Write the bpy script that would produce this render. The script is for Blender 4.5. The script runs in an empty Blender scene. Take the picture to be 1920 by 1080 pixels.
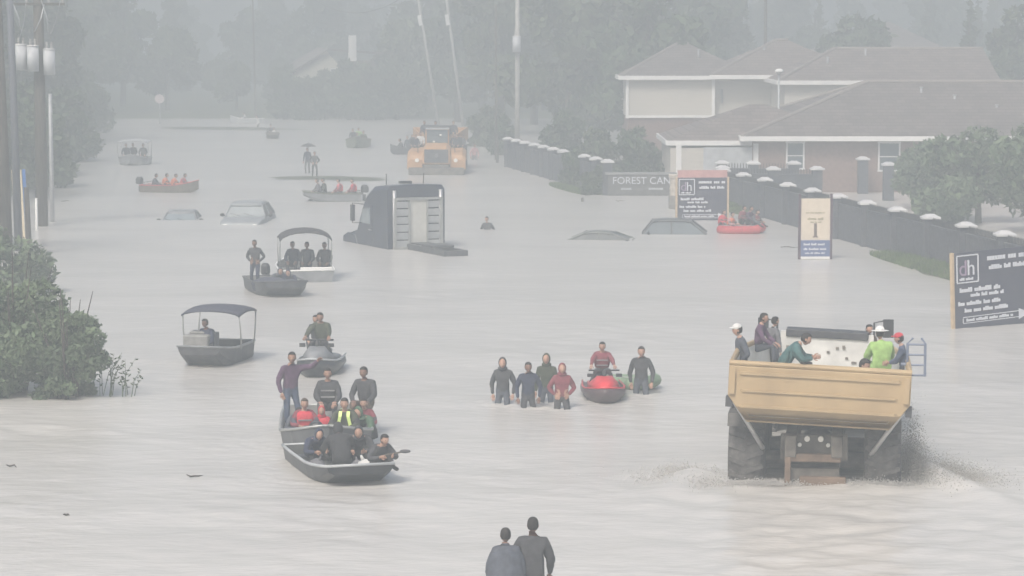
import bpy, bmesh, math, random
import numpy as np
from mathutils import Vector, Matrix, Euler
from mathutils.noise import noise as pnoise

scene = bpy.context.scene
COL = scene.collection
rnd = random.Random(7)
R = math.radians

# ------------------------------------------------------------------ camera
CAM_H, FOC = 8.93, 5000.0            # metres above the water; focal length in pixels of a 1920 px frame
PITCH = math.atan(495.0 / FOC)
cam_data = bpy.data.cameras.new('camera')
cam = bpy.data.objects.new('camera', cam_data)
COL.objects.link(cam)
cam.location = (0, 0, CAM_H)
cam.rotation_euler = (math.pi / 2 - PITCH, 0, 0)
cam_data.sensor_width = 36.0
cam_data.lens = FOC / 1920.0 * 36.0
cam_data.clip_start = 0.5
cam_data.clip_end = 3000
scene.camera = cam

# ------------------------------------------------------------------ sky, sun, exposure
SUN_EL, SUN_AZ = 50.0, 205.0         # azimuth clockwise from +Y (the view): behind the camera, to the left
world = bpy.data.worlds.new('World')
scene.world = world
world.use_nodes = True
wn = world.node_tree.nodes
bg = wn['Background']
sky = wn.new('ShaderNodeTexSky')
sky.sky_type = 'NISHITA'
sky.sun_disc = False
sky.sun_elevation = R(SUN_EL)
sky.sun_rotation = R(SUN_AZ)
sky.air_density = 1.0
sky.dust_density = 7.0
sky.ozone_density = 1.0
world.node_tree.links.new(sky.outputs[0], bg.inputs[0])
bg.inputs[1].default_value = 0.10
sd = bpy.data.lights.new('sun', 'SUN')
sd.energy = 1.5
sd.angle = R(14)
sd.color = (1.0, 0.98, 0.955)
sun = bpy.data.objects.new('sun', sd)
COL.objects.link(sun)
sv = Vector((math.sin(R(SUN_AZ)) * math.cos(R(SUN_EL)), math.cos(R(SUN_AZ)) * math.cos(R(SUN_EL)), math.sin(R(SUN_EL))))
sun.rotation_euler = sv.to_track_quat('Z', 'Y').to_euler()
vs = scene.view_settings
vs.view_transform = 'Standard'
vs.look = 'None'
vs.gamma = 1.0
vs.use_curve_mapping = False
vs.exposure = 0.82
HAZE_DENSITY = 0.0067
scene.cycles.volume_bounces = 1
scene.cycles.max_bounces = 5
scene.cycles.diffuse_bounces = 2
scene.cycles.glossy_bounces = 2
scene.cycles.use_denoising = True

# ------------------------------------------------------------------ helpers
def at(px, py, z=0.0):
    """point of the plane at height z that the photograph shows at a pixel"""
    a, b = (px - 960.0) / FOC, (540.0 - py) / FOC
    d = Vector((a, math.cos(PITCH) + b * math.sin(PITCH), -math.sin(PITCH) + b * math.cos(PITCH)))
    t = (z - CAM_H) / d.z
    return Vector((d.x * t, d.y * t, z))

def xat(px, d):
    return (px - 960.0) * d / FOC

MATS = {}
def mat(name, col, rough=0.7, var=0.18, scale=6.0, metal=0.0, col2=None, bump=0.0, spec=0.4, bscale=None, stretch=None):
    if name in MATS:
        return MATS[name]
    m = bpy.data.materials.new(name)
    m.use_nodes = True
    nt = m.node_tree
    p = nt.nodes['Principled BSDF']
    p.inputs['Roughness'].default_value = rough
    p.inputs['Metallic'].default_value = metal
    p.inputs['Specular IOR Level'].default_value = spec
    tc = nt.nodes.new('ShaderNodeTexCoord')
    nz = nt.nodes.new('ShaderNodeTexNoise')
    nz.inputs['Scale'].default_value = scale
    nz.inputs['Detail'].default_value = 5
    src = tc.outputs['Object']
    if stretch:
        mp = nt.nodes.new('ShaderNodeMapping')
        mp.inputs['Scale'].default_value = stretch
        nt.links.new(src, mp.inputs[0])
        src = mp.outputs[0]
    nt.links.new(src, nz.inputs['Vector'])
    cr = nt.nodes.new('ShaderNodeValToRGB')
    c1 = tuple(min(1, c * (1 - var)) for c in col)
    c2 = col2 or tuple(min(1, c * (1 + var)) for c in col)
    cr.color_ramp.elements[0].position = 0.32
    cr.color_ramp.elements[1].position = 0.68
    cr.color_ramp.elements[0].color = (*c1, 1)
    cr.color_ramp.elements[1].color = (*c2, 1)
    nt.links.new(nz.outputs['Fac'], cr.inputs[0])
    nt.links.new(cr.outputs[0], p.inputs['Base Color'])
    if bump:
        n2 = nt.nodes.new('ShaderNodeTexNoise')
        n2.inputs['Scale'].default_value = bscale or scale * 4
        n2.inputs['Detail'].default_value = 4
        nt.links.new(src, n2.inputs['Vector'])
        bp = nt.nodes.new('ShaderNodeBump')
        bp.inputs['Strength'].default_value = bump
        bp.inputs['Distance'].default_value = 0.05
        nt.links.new(n2.outputs['Fac'], bp.inputs['Height'])
        nt.links.new(bp.outputs[0], p.inputs['Normal'])
    MATS[name] = m
    return m

def frame_of(d):
    d = Vector(d).normalized()
    up = Vector((0, 0, 1)) if abs(d.z) < 0.95 else Vector((0, 1, 0))
    x = d.cross(up).normalized()
    return x, x.cross(d).normalized(), d

class MB:
    def __init__(s):
        s.v, s.f, s.m = [], [], []
    def add(s, vs_, fs, mi=0):
        o = len(s.v)
        s.v.extend(tuple(v) for v in vs_)
        for f in fs:
            s.f.append(tuple(i + o for i in f))
            s.m.append(mi)
        return s
    def box(s, c, size, mi=0, rot=None, taper=1.0):
        hx, hy, hz = size[0] / 2, size[1] / 2, size[2] / 2
        pts = []
        for z in (-1, 1):
            k = taper if z > 0 else 1.0
            for x, y in ((-1, -1), (1, -1), (1, 1), (-1, 1)):
                p = Vector((x * hx * k, y * hy * k, z * hz))
                if rot:
                    p = rot @ p
                pts.append(p + Vector(c))
        return s.add(pts, [(3, 2, 1, 0), (4, 5, 6, 7), (0, 1, 5, 4), (1, 2, 6, 5), (2, 3, 7, 6), (3, 0, 4, 7)], mi)
    def rings(s, rs, mi=0, caps=True, closed=True):
        n = len(rs[0])
        pts = [p for r in rs for p in r]
        fs = []
        for k in range(len(rs) - 1):
            for i in range(n if closed else n - 1):
                j = (i + 1) % n
                fs.append((k * n + i, k * n + j, (k + 1) * n + j, (k + 1) * n + i))
        if caps and closed:
            fs.append(tuple(reversed(range(n))))
            fs.append(tuple((len(rs) - 1) * n + i for i in range(n)))
        return s.add(pts, fs, mi)
    def path(s, pts, r, n=8, mi=0, caps=True):
        pts = [Vector(p) for p in pts]
        rs = []
        for i, p in enumerate(pts):
            d = pts[min(i + 1, len(pts) - 1)] - pts[max(i - 1, 0)]
            x, y, _ = frame_of(d)
            rr = r[i] if isinstance(r, (list, tuple)) else r
            rs.append([p + x * rr * math.cos(2 * math.pi * k / n) + y * rr * math.sin(2 * math.pi * k / n) for k in range(n)])
        return s.rings(rs, mi, caps)
    def tube(s, a, b, r0, r1=None, n=8, mi=0):
        return s.path([a, b], [r0, r0 if r1 is None else r1], n, mi)
    def ell(s, c, r, nu=10, nv=7, mi=0, rot=None, fn=None):
        pts, fs = [], []
        for j in range(nv + 1):
            th = math.pi * j / nv
            for i in range(nu):
                ph = 2 * math.pi * i / nu
                p = Vector((math.sin(th) * math.cos(ph), math.sin(th) * math.sin(ph), math.cos(th)))
                if fn:
                    p = fn(p)
                p = Vector((p.x * r[0], p.y * r[1], p.z * r[2]))
                if rot:
                    p = rot @ p
                pts.append(p + Vector(c))
        for j in range(nv):
            for i in range(nu):
                k = (i + 1) % nu
                fs.append((j * nu + i, (j + 1) * nu + i, (j + 1) * nu + k, j * nu + k))
        return s.add(pts, fs, mi)
    def prism(s, prof, axis, a, b, mi=0):
        """profile in the plane across an axis ('x': (y,z), 'y': (x,z), 'z': (x,y)), from a to b"""
        def P(u, v, w):
            return {'x': (w, u, v), 'y': (u, w, v), 'z': (u, v, w)}[axis]
        n = len(prof)
        pts = [P(u, v, a) for u, v in prof] + [P(u, v, b) for u, v in prof]
        fs = [tuple(range(n)), tuple(reversed(range(n, 2 * n)))]
        for i in range(n):
            j = (i + 1) % n
            fs.append((i, n + i, n + j, j))
        return s.add(pts, fs, mi)
    def wheel(s, c, r, w, n=24, mi=0, lugs=0):
        """tyre with its axle along x"""
        prof = [(-w / 2, r * .55), (-w / 2, r * .86), (-w * .40, r * .97), (-w * .2, r), (w * .2, r), (w * .40, r * .97), (w / 2, r * .86), (w / 2, r * .55)]
        rs = []
        for x, q in prof:
            rs.append([Vector((c[0] + x, c[1] + q * math.cos(2 * math.pi * k / n), c[2] + q * math.sin(2 * math.pi * k / n))) for k in range(n)])
        s.rings(rs, mi)
        for k in range(lugs):
            a = 2 * math.pi * k / lugs
            for sg in (-1, 1):
                a2 = a + sg * math.pi / lugs * .5
                rot = Matrix.Rotation(a2, 3, 'X')
                s.box(Vector(c) + rot @ Vector((sg * w * .25, r, 0)), (w * .46, r * .07, r * .09), mi, rot @ Matrix.Rotation(sg * .35, 3, 'Y'))
        return s
    def build(s, name, mats, parent=None, smooth=False, bevel=0.0, kind=None):
        me = bpy.data.meshes.new(name)
        me.from_pydata(s.v, [], s.f)
        ms = mats if isinstance(mats, (list, tuple)) else [mats]
        for m in ms:
            me.materials.append(m)
        if len(ms) > 1:
            me.polygons.foreach_set('material_index', s.m)
        if smooth:
            me.polygons.foreach_set('use_smooth', [True] * len(me.polygons))
        bm = bmesh.new()
        bm.from_mesh(me)
        bmesh.ops.recalc_face_normals(bm, faces=bm.faces)
        bm.to_mesh(me)
        bm.free()
        o = bpy.data.objects.new(name, me)
        COL.objects.link(o)
        if parent:
            o.parent = parent
        if bevel:
            b = o.modifiers.new('bevel', 'BEVEL')
            b.width = bevel
            b.segments = 2
            b.limit_method = 'ANGLE'
        if kind:
            o['kind'] = kind
        return o

def tag(o, label, cat, group=None):
    o['label'], o['category'] = label, cat
    if group:
        o['group'] = group
    return o

def thing(name, label, cat, loc, heading=0.0, group=None, tilt=(0, 0)):
    o = bpy.data.objects.new(name, None)
    o.empty_display_size = 0.3
    COL.objects.link(o)
    o.location = loc
    o.rotation_euler = (R(tilt[0]), R(tilt[1]), R(heading))
    return tag(o, label, cat, group)

def link_copy(src, parent=None, name=None):
    c = src.copy()
    COL.objects.link(c)
    if parent:
        c.parent = parent
    return c

def local(o, x, y, z=0.0):
    """world point of an offset in a thing's own axes"""
    return o.matrix_basis @ Vector((x, y, z))

def smoothstep(a, b, x):
    t = max(0.0, min(1.0, (x - a) / (b - a)))
    return t * t * (3 - 2 * t)
# ------------------------------------------------------------------ materials
M = {}
M['tan_paint'] = mat('tan_paint', (.36, .262, .15), .55, .1, 1.1, col2=(.44, .33, .185), bump=.05, stretch=(1.2, 1.2, .8))
M['orange_paint'] = mat('orange_paint', (.50, .28, .12), .45, .12, 2.0)
M['worn_steel'] = mat('worn_steel', (.60, .60, .57), .5, .14, 2.2, metal=.0)
M['dark_steel'] = mat('dark_steel', (.06, .062, .068), .55, .3, 5)
M['mud_steel'] = mat('mud_steel', (.15, .135, .115), .7, .4, 3)
M['rubber'] = mat('rubber', (.105, .10, .094), .75, .3, 8, bump=.2)
M['glass'] = mat('glass', (.10, .13, .15), .08, .15, 1.5, spec=.6)
M['pale_glass'] = mat('pale_glass', (.22, .26, .28), .1, .15, 1.5, spec=.6)
M['wet_glass'] = mat('wet_glass', (.12, .13, .13), .6, .15, 2)
M['lamp_glass'] = mat('lamp_glass', (.85, .85, .8), .15, .05, 5)
M['chrome'] = mat('chrome', (.6, .6, .6), .3, .1, 5, metal=.7)
M['aluminium'] = mat('aluminium', (.38, .39, .38), .38, .12, 4, metal=.4)
M['white_paint'] = mat('white_paint', (.78, .78, .76), .5, .05, 3)
M['black_paint'] = mat('black_paint', (.03, .032, .036), .35, .3, 4)
M['navy_paint'] = mat('navy_paint', (.026, .034, .058), .3, .25, 2)
M['grey_paint'] = mat('grey_paint', (.22, .23, .24), .4, .2, 3)
M['pale_grey_paint'] = mat('pale_grey_paint', (.42, .44, .45), .35, .12, 3)
M['olive_paint'] = mat('olive_paint', (.10, .12, .07), .6, .3, 4)
M['brown_paint'] = mat('brown_paint', (.12, .10, .07), .6, .3, 4)
M['red_paint'] = mat('red_paint', (.62, .04, .05), .3, .15, 3)
M['red_rubber'] = mat('red_rubber', (.45, .05, .06), .55, .2, 4)
M['canvas_navy'] = mat('canvas_navy', (.055, .06, .085), .85, .25, 9, bump=.15)
M['canvas_black'] = mat('canvas_black', (.05, .05, .055), .85, .25, 9, bump=.15)
M['canvas_pale'] = mat('canvas_pale', (.40, .41, .42), .85, .15, 9, bump=.15)
M['vinyl_grey'] = mat('vinyl_grey', (.25, .25, .24), .6, .2, 6)
M['wood_pole'] = mat('wood_pole', (.09, .08, .068), .85, .3, 3, bump=.3, stretch=(6, 6, .6))
M['concrete'] = mat('concrete', (.36, .36, .34), .85, .12, 3, bump=.1)
M['galvanised'] = mat('galvanised', (.42, .43, .44), .5, .1, 5, metal=.3)
M['porcelain'] = mat('porcelain', (.5, .48, .46), .25, .1, 8)
M['cable'] = mat('cable', (.05, .05, .05), .7, .1, 5)
M['bark'] = mat('bark', (.06, .05, .042), .9, .35, 5, bump=.5, stretch=(4, 4, .8))
M['leaf_dark'] = mat('leaf_dark', (.042, .072, .034), .65, .35, .55, col2=(.070, .108, .048))
M['leaf_mid'] = mat('leaf_mid', (.052, .080, .034), .65, .35, .55, col2=(.085, .115, .05))
M['leaf_light'] = mat('leaf_light', (.068, .10, .042), .65, .3, .6, col2=(.105, .14, .06))
M['leaf_bush'] = mat('leaf_bush', (.075, .12, .06), .6, .4, 1.3, col2=(.14, .195, .10))
M['grass'] = mat('grass', (.07, .12, .03), .9, .4, 2.2, col2=(.12, .18, .05))
M['mud'] = mat('mud', (.10, .10, .07), .8, .25, .8, col2=(.08, .10, .05), bump=.4)
M['brick'] = mat('brick', (.17, .105, .085), .85, .2, 8, bump=.2)
M['grey_brick'] = mat('grey_brick', (.075, .080, .095), .85, .25, 6, bump=.25)
M['cap_stone'] = mat('cap_stone', (.54, .54, .54), .7, .06, 4)
M['iron'] = mat('iron', (.035, .037, .042), .5, .2, 6)
M['siding'] = mat('siding', (.50, .475, .42), .75, .06, 3, stretch=(.3, .3, 8))
M['trim'] = mat('trim', (.74, .74, .72), .6, .05, 3)
M['stone_tan'] = mat('stone_tan', (.50, .45, .38), .85, .18, 5, bump=.3)
M['skin_a'] = mat('skin_a', (.42, .25, .18), .55, .08, 9)
M['skin_b'] = mat('skin_b', (.20, .11, .075), .55, .08, 9)
M['skin_c'] = mat('skin_c', (.30, .17, .115), .55, .08, 9)
M['hair_dark'] = mat('hair_dark', (.018, .015, .013), .7, .2, 20)
M['hair_brown'] = mat('hair_brown', (.06, .04, .025), .7, .2, 20)
M['eye'] = mat('eye', (.02, .018, .016), .2, .05, 5)
M['lip'] = mat('lip', (.25, .10, .09), .5, .05, 5)
M['sign_navy'] = mat('sign_navy', (.045, .048, .075), .55, .12, 2)
M['sign_text'] = mat('sign_text', (.62, .64, .68), .55, .06, 6)
M['sign_mauve'] = mat('sign_mauve', (.30, .22, .32), .55, .06, 6)
M['sign_plum'] = mat('sign_plum', (.085, .05, .07), .55, .15, 4)
M['sign_cream'] = mat('sign_cream', (.66, .58, .46), .6, .06, 3)
M['sign_pink'] = mat('sign_pink', (.52, .28, .26), .6, .1, 3)
M['sign_blue'] = mat('sign_blue', (.10, .14, .28), .55, .1, 3)
M['banner_blue'] = mat('banner_blue', (.05, .16, .46), .55, .1, 3)
M['banner_cream'] = mat('banner_cream', (.70, .60, .42), .55, .12, 2)
M['sign_olive'] = mat('sign_olive', (.36, .33, .20), .6, .1, 3)
M['cloth_wet'] = mat('cloth_wet', (.6, .6, .58), .6, .1, 7)

def shingles(name, c):
    m = bpy.data.materials.new(name)
    m.use_nodes = True
    nt = m.node_tree
    p = nt.nodes['Principled BSDF']
    p.inputs['Roughness'].default_value = .9
    tc = nt.nodes.new('ShaderNodeTexCoord')
    br = nt.nodes.new('ShaderNodeTexBrick')
    br.inputs['Scale'].default_value = 1.0
    br.inputs['Brick Width'].default_value = .5
    br.inputs['Row Height'].default_value = .16
    br.inputs['Mortar Size'].default_value = .012
    br.inputs['Color1'].default_value = (*[k * .82 for k in c], 1)
    br.inputs['Color2'].default_value = (*[min(1, k * 1.2) for k in c], 1)
    br.inputs['Mortar'].default_value = (*[k * .5 for k in c], 1)
    mp = nt.nodes.new('ShaderNodeMapping')
    mp.inputs['Rotation'].default_value = (R(90), 0, 0)
    nt.links.new(tc.outputs['Object'], mp.inputs[0])
    nt.links.new(mp.outputs[0], br.inputs[0])
    nz = nt.nodes.new('ShaderNodeTexNoise')
    nz.inputs['Scale'].default_value = .7
    nz.inputs['Detail'].default_value = 6
    nt.links.new(tc.outputs['Object'], nz.inputs['Vector'])
    mx = nt.nodes.new('ShaderNodeMix')
    mx.data_type = 'RGBA'
    mx.blend_type = 'MULTIPLY'
    mx.inputs['Factor'].default_value = .5
    nt.links.new(br.outputs['Color'], mx.inputs['A'])
    nt.links.new(nz.outputs['Fac'], mx.inputs['B'])
    nt.links.new(mx.outputs['Result'], p.inputs['Base Color'])
    return m
M['shingle'] = shingles('shingle', (.20, .17, .155))
M['shingle_warm'] = shingles('shingle_warm', (.23, .19, .17))

# ------------------------------------------------------------------ setting: ground, water, mud banks
def lerp_tab(tab, x):
    if x <= tab[0][0]:
        return tab[0][1]
    for (a, va), (b, vb) in zip(tab, tab[1:]):
        if x <= b:
            return va + (vb - va) * (x - a) / (b - a)
    return tab[-1][1]
LEFT_BANK = [(20, -13.), (50, -11.5), (62, -11.2), (85, -16), (118, -21.6), (147, -26), (175, -29), (235, -36.5), (255, -40)]
RIGHT_BANK = [(20, 30.), (91, 16.6), (131, 10.1), (135, 9.8), (139, 5.4), (162, 1.2), (200, 4), (260, 8)]
def ground_z(x, y):
    deep = smoothstep(86, 97, y) * (1 - smoothstep(128, 146, y))
    z = -.6 - .45 * deep
    z += (0.35 - z) * smoothstep(1.0, -2.5, x - lerp_tab(LEFT_BANK, y)) if y > 30 else 0
    z += (0.4 - z) * smoothstep(250, 256, y)
    z += .08 * pnoise(Vector((x * .15, y * .15, 0))) if z > -.2 else 0
    return z
def grid_mesh(name, x0, x1, nx, y0, y1, ny, fz, m):
    xs = np.linspace(x0, x1, nx); ys = np.linspace(y0, y1, ny)
    verts = [(x, y, fz(x, y)) for y in ys for x in xs]
    faces = [(j * nx + i, j * nx + i + 1, (j + 1) * nx + i + 1, (j + 1) * nx + i) for j in range(ny - 1) for i in range(nx - 1)]
    b = MB(); b.add(verts, faces)
    return b.build(name, m, None, True)
def bank_mat():
    m = mat('bank_earth', (.10, .10, .06), .9, .3, .5, col2=(.07, .10, .035), bump=.5)
    return m
g = grid_mesh('ground', -138, 138, 185, -4, 516, 261, ground_z, bank_mat())
g['kind'] = 'structure'

def water_material():
    m = bpy.data.materials.new('flood_water')
    m.use_nodes = True
    nt = m.node_tree
    p = nt.nodes['Principled BSDF']
    p.inputs['Roughness'].default_value = .22
    p.inputs['IOR'].default_value = 1.33
    tc = nt.nodes.new('ShaderNodeTexCoord')
    mp = nt.nodes.new('ShaderNodeMapping')
    mp.inputs['Scale'].default_value = (.10, .22, 1)
    nt.links.new(tc.outputs['Object'], mp.inputs[0])
    nz = nt.nodes.new('ShaderNodeTexNoise')
    nz.inputs['Scale'].default_value = 1.0
    nz.inputs['Detail'].default_value = 6
    nz.inputs['Distortion'].default_value = .8
    nt.links.new(mp.outputs[0], nz.inputs['Vector'])
    cr = nt.nodes.new('ShaderNodeValToRGB')
    cr.color_ramp.elements[0].position = .3
    cr.color_ramp.elements[1].position = .7
    cr.color_ramp.elements[0].color = (.49, .475, .445, 1)
    cr.color_ramp.elements[1].color = (.58, .565, .53, 1)
    nt.links.new(nz.outputs['Fac'], cr.inputs[0])
    nt.links.new(cr.outputs[0], p.inputs['Base Color'])
    m2 = nt.nodes.new('ShaderNodeMapping')
    m2.inputs['Scale'].default_value = (.55, 1.0, 1)
    nt.links.new(tc.outputs['Object'], m2.inputs[0])
    n2 = nt.nodes.new('ShaderNodeTexNoise')
    n2.inputs['Scale'].default_value = 1.6
    n2.inputs['Detail'].default_value = 5
    n2.inputs['Roughness'].default_value = .6
    nt.links.new(m2.outputs[0], n2.inputs['Vector'])
    bp = nt.nodes.new('ShaderNodeBump')
    bp.inputs['Strength'].default_value = .35
    bp.inputs['Distance'].default_value = .12
    nt.links.new(n2.outputs['Fac'], bp.inputs['Height'])
    nt.links.new(bp.outputs[0], p.inputs['Normal'])
    return m
M['water'] = water_material()

TRUCK = at(1537, 918)                 # rear end of the near truck at the waterline
RIPPLES = [(943, 758, .25, .022), (990, 763, .25, .022), (1025, 753, .25, .02), (1053, 765, .25, .022), (1202, 738, .25, .022), (949, 1117, .3, .02), (1010, 1113, .3, .02), (1131, 740, .7, .022), (600, 698, .75, .02), (404, 676, 1.2, .016), (518, 549, 1.2, .016), (612, 826, 1.5, .02), (640, 884, 1.5, .022), (1790, 612, .3, .012), (90, 745, 2.0, .012), (570, 520, 1.3, .014)]
def wave_field(X, Y):
    rg = np.random.RandomState(3)
    Z = np.zeros_like(X)
    for k in range(46):
        wl = .35 * 1.07 ** k
        a = rg.normal(math.pi / 2, 1.0)
        kx, ky = 2 * math.pi / wl * math.cos(a), 2 * math.pi / wl * math.sin(a)
        Z += .0011 * wl ** .55 * np.sin(kx * X + ky * Y + rg.uniform(0, 6.28))
    gust = np.zeros_like(X)
    for k in range(14):
        a, wl = rg.uniform(0, 6.28), rg.uniform(5, 22)
        gust += np.sin(2 * math.pi / wl * (math.cos(a) * X + 1.8 * math.sin(a) * Y) + rg.uniform(0, 6.28))
    Z *= np.clip(.70 + .34 * gust, .10, 2.2)
    for px, py, r, amp in RIPPLES:                            # rings spreading from boats and waders
        c = at(px, py)
        q = np.hypot((X - c.x), (Y - c.y) * 1.15)
        Z += amp * np.sin((q - r) * 2 * math.pi / .42) * np.exp(-np.clip(q - r, 0, 50) / .75) * (q > r - .1)
    # wake of the near truck, running back towards the camera, and chop round its wheels
    tx, ty = TRUCK.x, TRUCK.y
    back = np.clip((ty + 3 - Y) / 24, 0, 1)
    wide = 2.6 + 4.5 * back
    wake = np.exp(-((X - tx) / wide) ** 2) * np.clip((ty + 4 - Y) / 3, 0, 1) * np.exp(-back * 1.2)
    for k in range(60):
        wl = rg.uniform(.35, 2.0)
        a = rg.uniform(0, 6.28)
        Z += wake * .0042 * wl ** .7 * np.sin(2 * math.pi / wl * (math.cos(a) * X + math.sin(a) * Y) + rg.uniform(0, 6.28))
    for sg, amp in ((-1, .16), (1, .26)):                     # bow wave pushed aside by each pair of wheels
        cx = tx + sg * 2.15
        arm = cx + sg * .33 * np.clip(ty + 2.2 - Y, 0, 9)
        Z += amp * np.exp(-((X - arm) / .38) ** 2) * np.clip((ty + 2.4 - Y) / .8, 0, 1) * np.exp(-np.clip(ty + 1.2 - Y, 0, 9) / 1.6)
    return Z
def make_water():
    x0, x1, y0, y1 = -26.0, 26.0, 24.0, 112.0
    xs = np.linspace(x0, x1, 347); ys = np.concatenate([np.linspace(24, 64, 334), np.linspace(64.16, 112, 200)])
    X, Y = np.meshgrid(xs, ys)
    Z = wave_field(X, Y)
    edge = np.clip((X - x0) / 3, 0, 1) * np.clip((x1 - X) / 3, 0, 1) * np.clip((Y - y0) / 2, 0, 1) * np.clip((y1 - Y) / 40, 0, 1)
    Z *= edge
    nx, ny = len(xs), len(ys)
    verts = np.stack([X.ravel(), Y.ravel(), Z.ravel()], 1)
    j, i = np.meshgrid(np.arange(ny - 1), np.arange(nx - 1), indexing='ij')
    a = (j * nx + i).ravel()
    faces = np.stack([a, a + 1, a + nx + 1, a + nx], 1).tolist()
    o = len(verts)
    ex = [(-139, -5), (139, -5), (139, 24), (-139, 24), (-139, 112), (139, 112), (139, 517), (-139, 517), (x0, 24), (x1, 24), (x0, 112), (x1, 112)]
    verts = np.concatenate([verts, np.array([(p[0], p[1], 0) for p in ex])])
    A = lambda *k: tuple(o + q for q in k)
    faces += [A(0, 1, 2, 9, 8, 3), A(3, 8, 10, 4), A(9, 2, 5, 11), A(4, 10, 11, 5, 6, 7)]
    me = bpy.data.meshes.new('water')
    me.from_pydata(verts.tolist(), [], faces)
    me.materials.append(M['water'])
    me.polygons.foreach_set('use_smooth', [True] * len(me.polygons))
    w = bpy.data.objects.new('water', me)
    COL.objects.link(w)
    w['kind'] = 'structure'
make_water()

def mud_bank(c, rx, ry, h, yaw):
    b = MB()
    rings = []
    for k in range(7):
        q = 1 - k / 6.3
        rings.append([Vector((math.cos(t) * rx * q * (1 + .12 * math.sin(3 * t + k * .2) + .06 * math.sin(7 * t)), math.sin(t) * ry * q * (1 + .1 * math.sin(5 * t)), -.35 + (h + .35) * (1 - (1 - k / 6) ** 2))) for t in [2 * math.pi * i / 40 for i in range(40)]])
    b.rings(rings)
    o = b.build('mud_bank', M['mud'], None, True)
    o.location = c
    o.rotation_euler.z = R(yaw)
    o['kind'] = 'structure'
    return o
mud_bank(at(425, 241), 13.5, 7.0, .10, -22)
mud_bank(at(605, 334), 6.6, 4.0, .10, -6)
mud_bank(at(672, 338), 3.2, 2.0, .10, 5)

# haze: the wet air over the flooded street
hz = MB()
hz.box((0, 256, 11.0), (286, 536, 26.4))
haze = hz.build('haze', [bpy.data.materials.new('haze')])
haze['kind'] = 'stuff'
hm = haze.data.materials[0]
hm.use_nodes = True
hn = hm.node_tree
hn.nodes.remove(hn.nodes['Principled BSDF'])
pv = hn.nodes.new('ShaderNodeVolumePrincipled')
pv.inputs['Color'].default_value = (.62, .675, .695, 1)
pv.inputs['Density'].default_value = HAZE_DENSITY
pv.inputs['Anisotropy'].default_value = 0.15
hn.links.new(pv.outputs[0], hn.nodes['Material Output'].inputs['Volume'])

# ------------------------------------------------------------------ trees
def leaf_crown(seed, blobs, n, size, droop=0.0):
    """leaf-sized faces spread in shells over a cloud of blobs; gaps stay open between them"""
    rg = np.random.RandomState(seed)
    bl = np.array(blobs, float)
    w = bl[:, 3] ** 2
    pick = rg.choice(len(bl), n, p=w / w.sum())
    d = rg.normal(size=(n, 3)); d /= np.linalg.norm(d, axis=1)[:, None]
    rad = bl[pick, 3] * (1 - np.abs(rg.normal(0, .20, n))) * np.where(rg.rand(n) < .10, rg.uniform(1, 1.25, n), 1)
    C = bl[pick, :3] + d * rad[:, None] * np.array([1, 1, .86])
    u = rg.normal(size=(n, 3)); u[:, 2] -= droop; u /= np.linalg.norm(u, axis=1)[:, None]
    v = np.cross(u, d + rg.normal(0, .6, (n, 3))); v /= (np.linalg.norm(v, axis=1)[:, None] + 1e-6)
    s = size * rg.uniform(.4, 1.45, n)[:, None]
    V = np.stack([C - u * s - v * s * .15, C - v * s * .45, C + u * s, C + v * s * .45], 1).reshape(-1, 3)
    F = np.arange(4 * n).reshape(-1, 4)
    return V.tolist(), F.tolist()
def trunk_mesh(seed, h, r, spread, nb=6, name='trunk'):
    rr = random.Random(seed)
    b = MB()
    lean = Vector((rr.uniform(-.04, .04), rr.uniform(-.04, .04), 0)) * h
    pts = [Vector((0, 0, -.8)), Vector((0, 0, .1)) , Vector((0, 0, h * .35)) + lean * .35, Vector((0, 0, h * .65)) + lean * .7, Vector((0, 0, h * .92)) + lean]
    b.path(pts, [r * 1.35, r * 1.1, r * .85, r * .5, r * .14], 8)
    for k in range(nb):
        t = .32 + .55 * k / nb
        a = rr.uniform(0, 6.28)
        p0 = Vector((0, 0, h * t)) + lean * t
        L = spread * rr.uniform(.5, .9) * (1.1 - t * .6)
        p1 = p0 + Vector((math.cos(a) * L * .5, math.sin(a) * L * .5, L * .38))
        p2 = p0 + Vector((math.cos(a) * L, math.sin(a) * L, L * .62))
        b.path([p0, p1, p2], [r * .4, r * .24, r * .06], 6)
    o = b.build(name, M['bark'], None, True)
    return o
PROTO = {}
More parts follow.
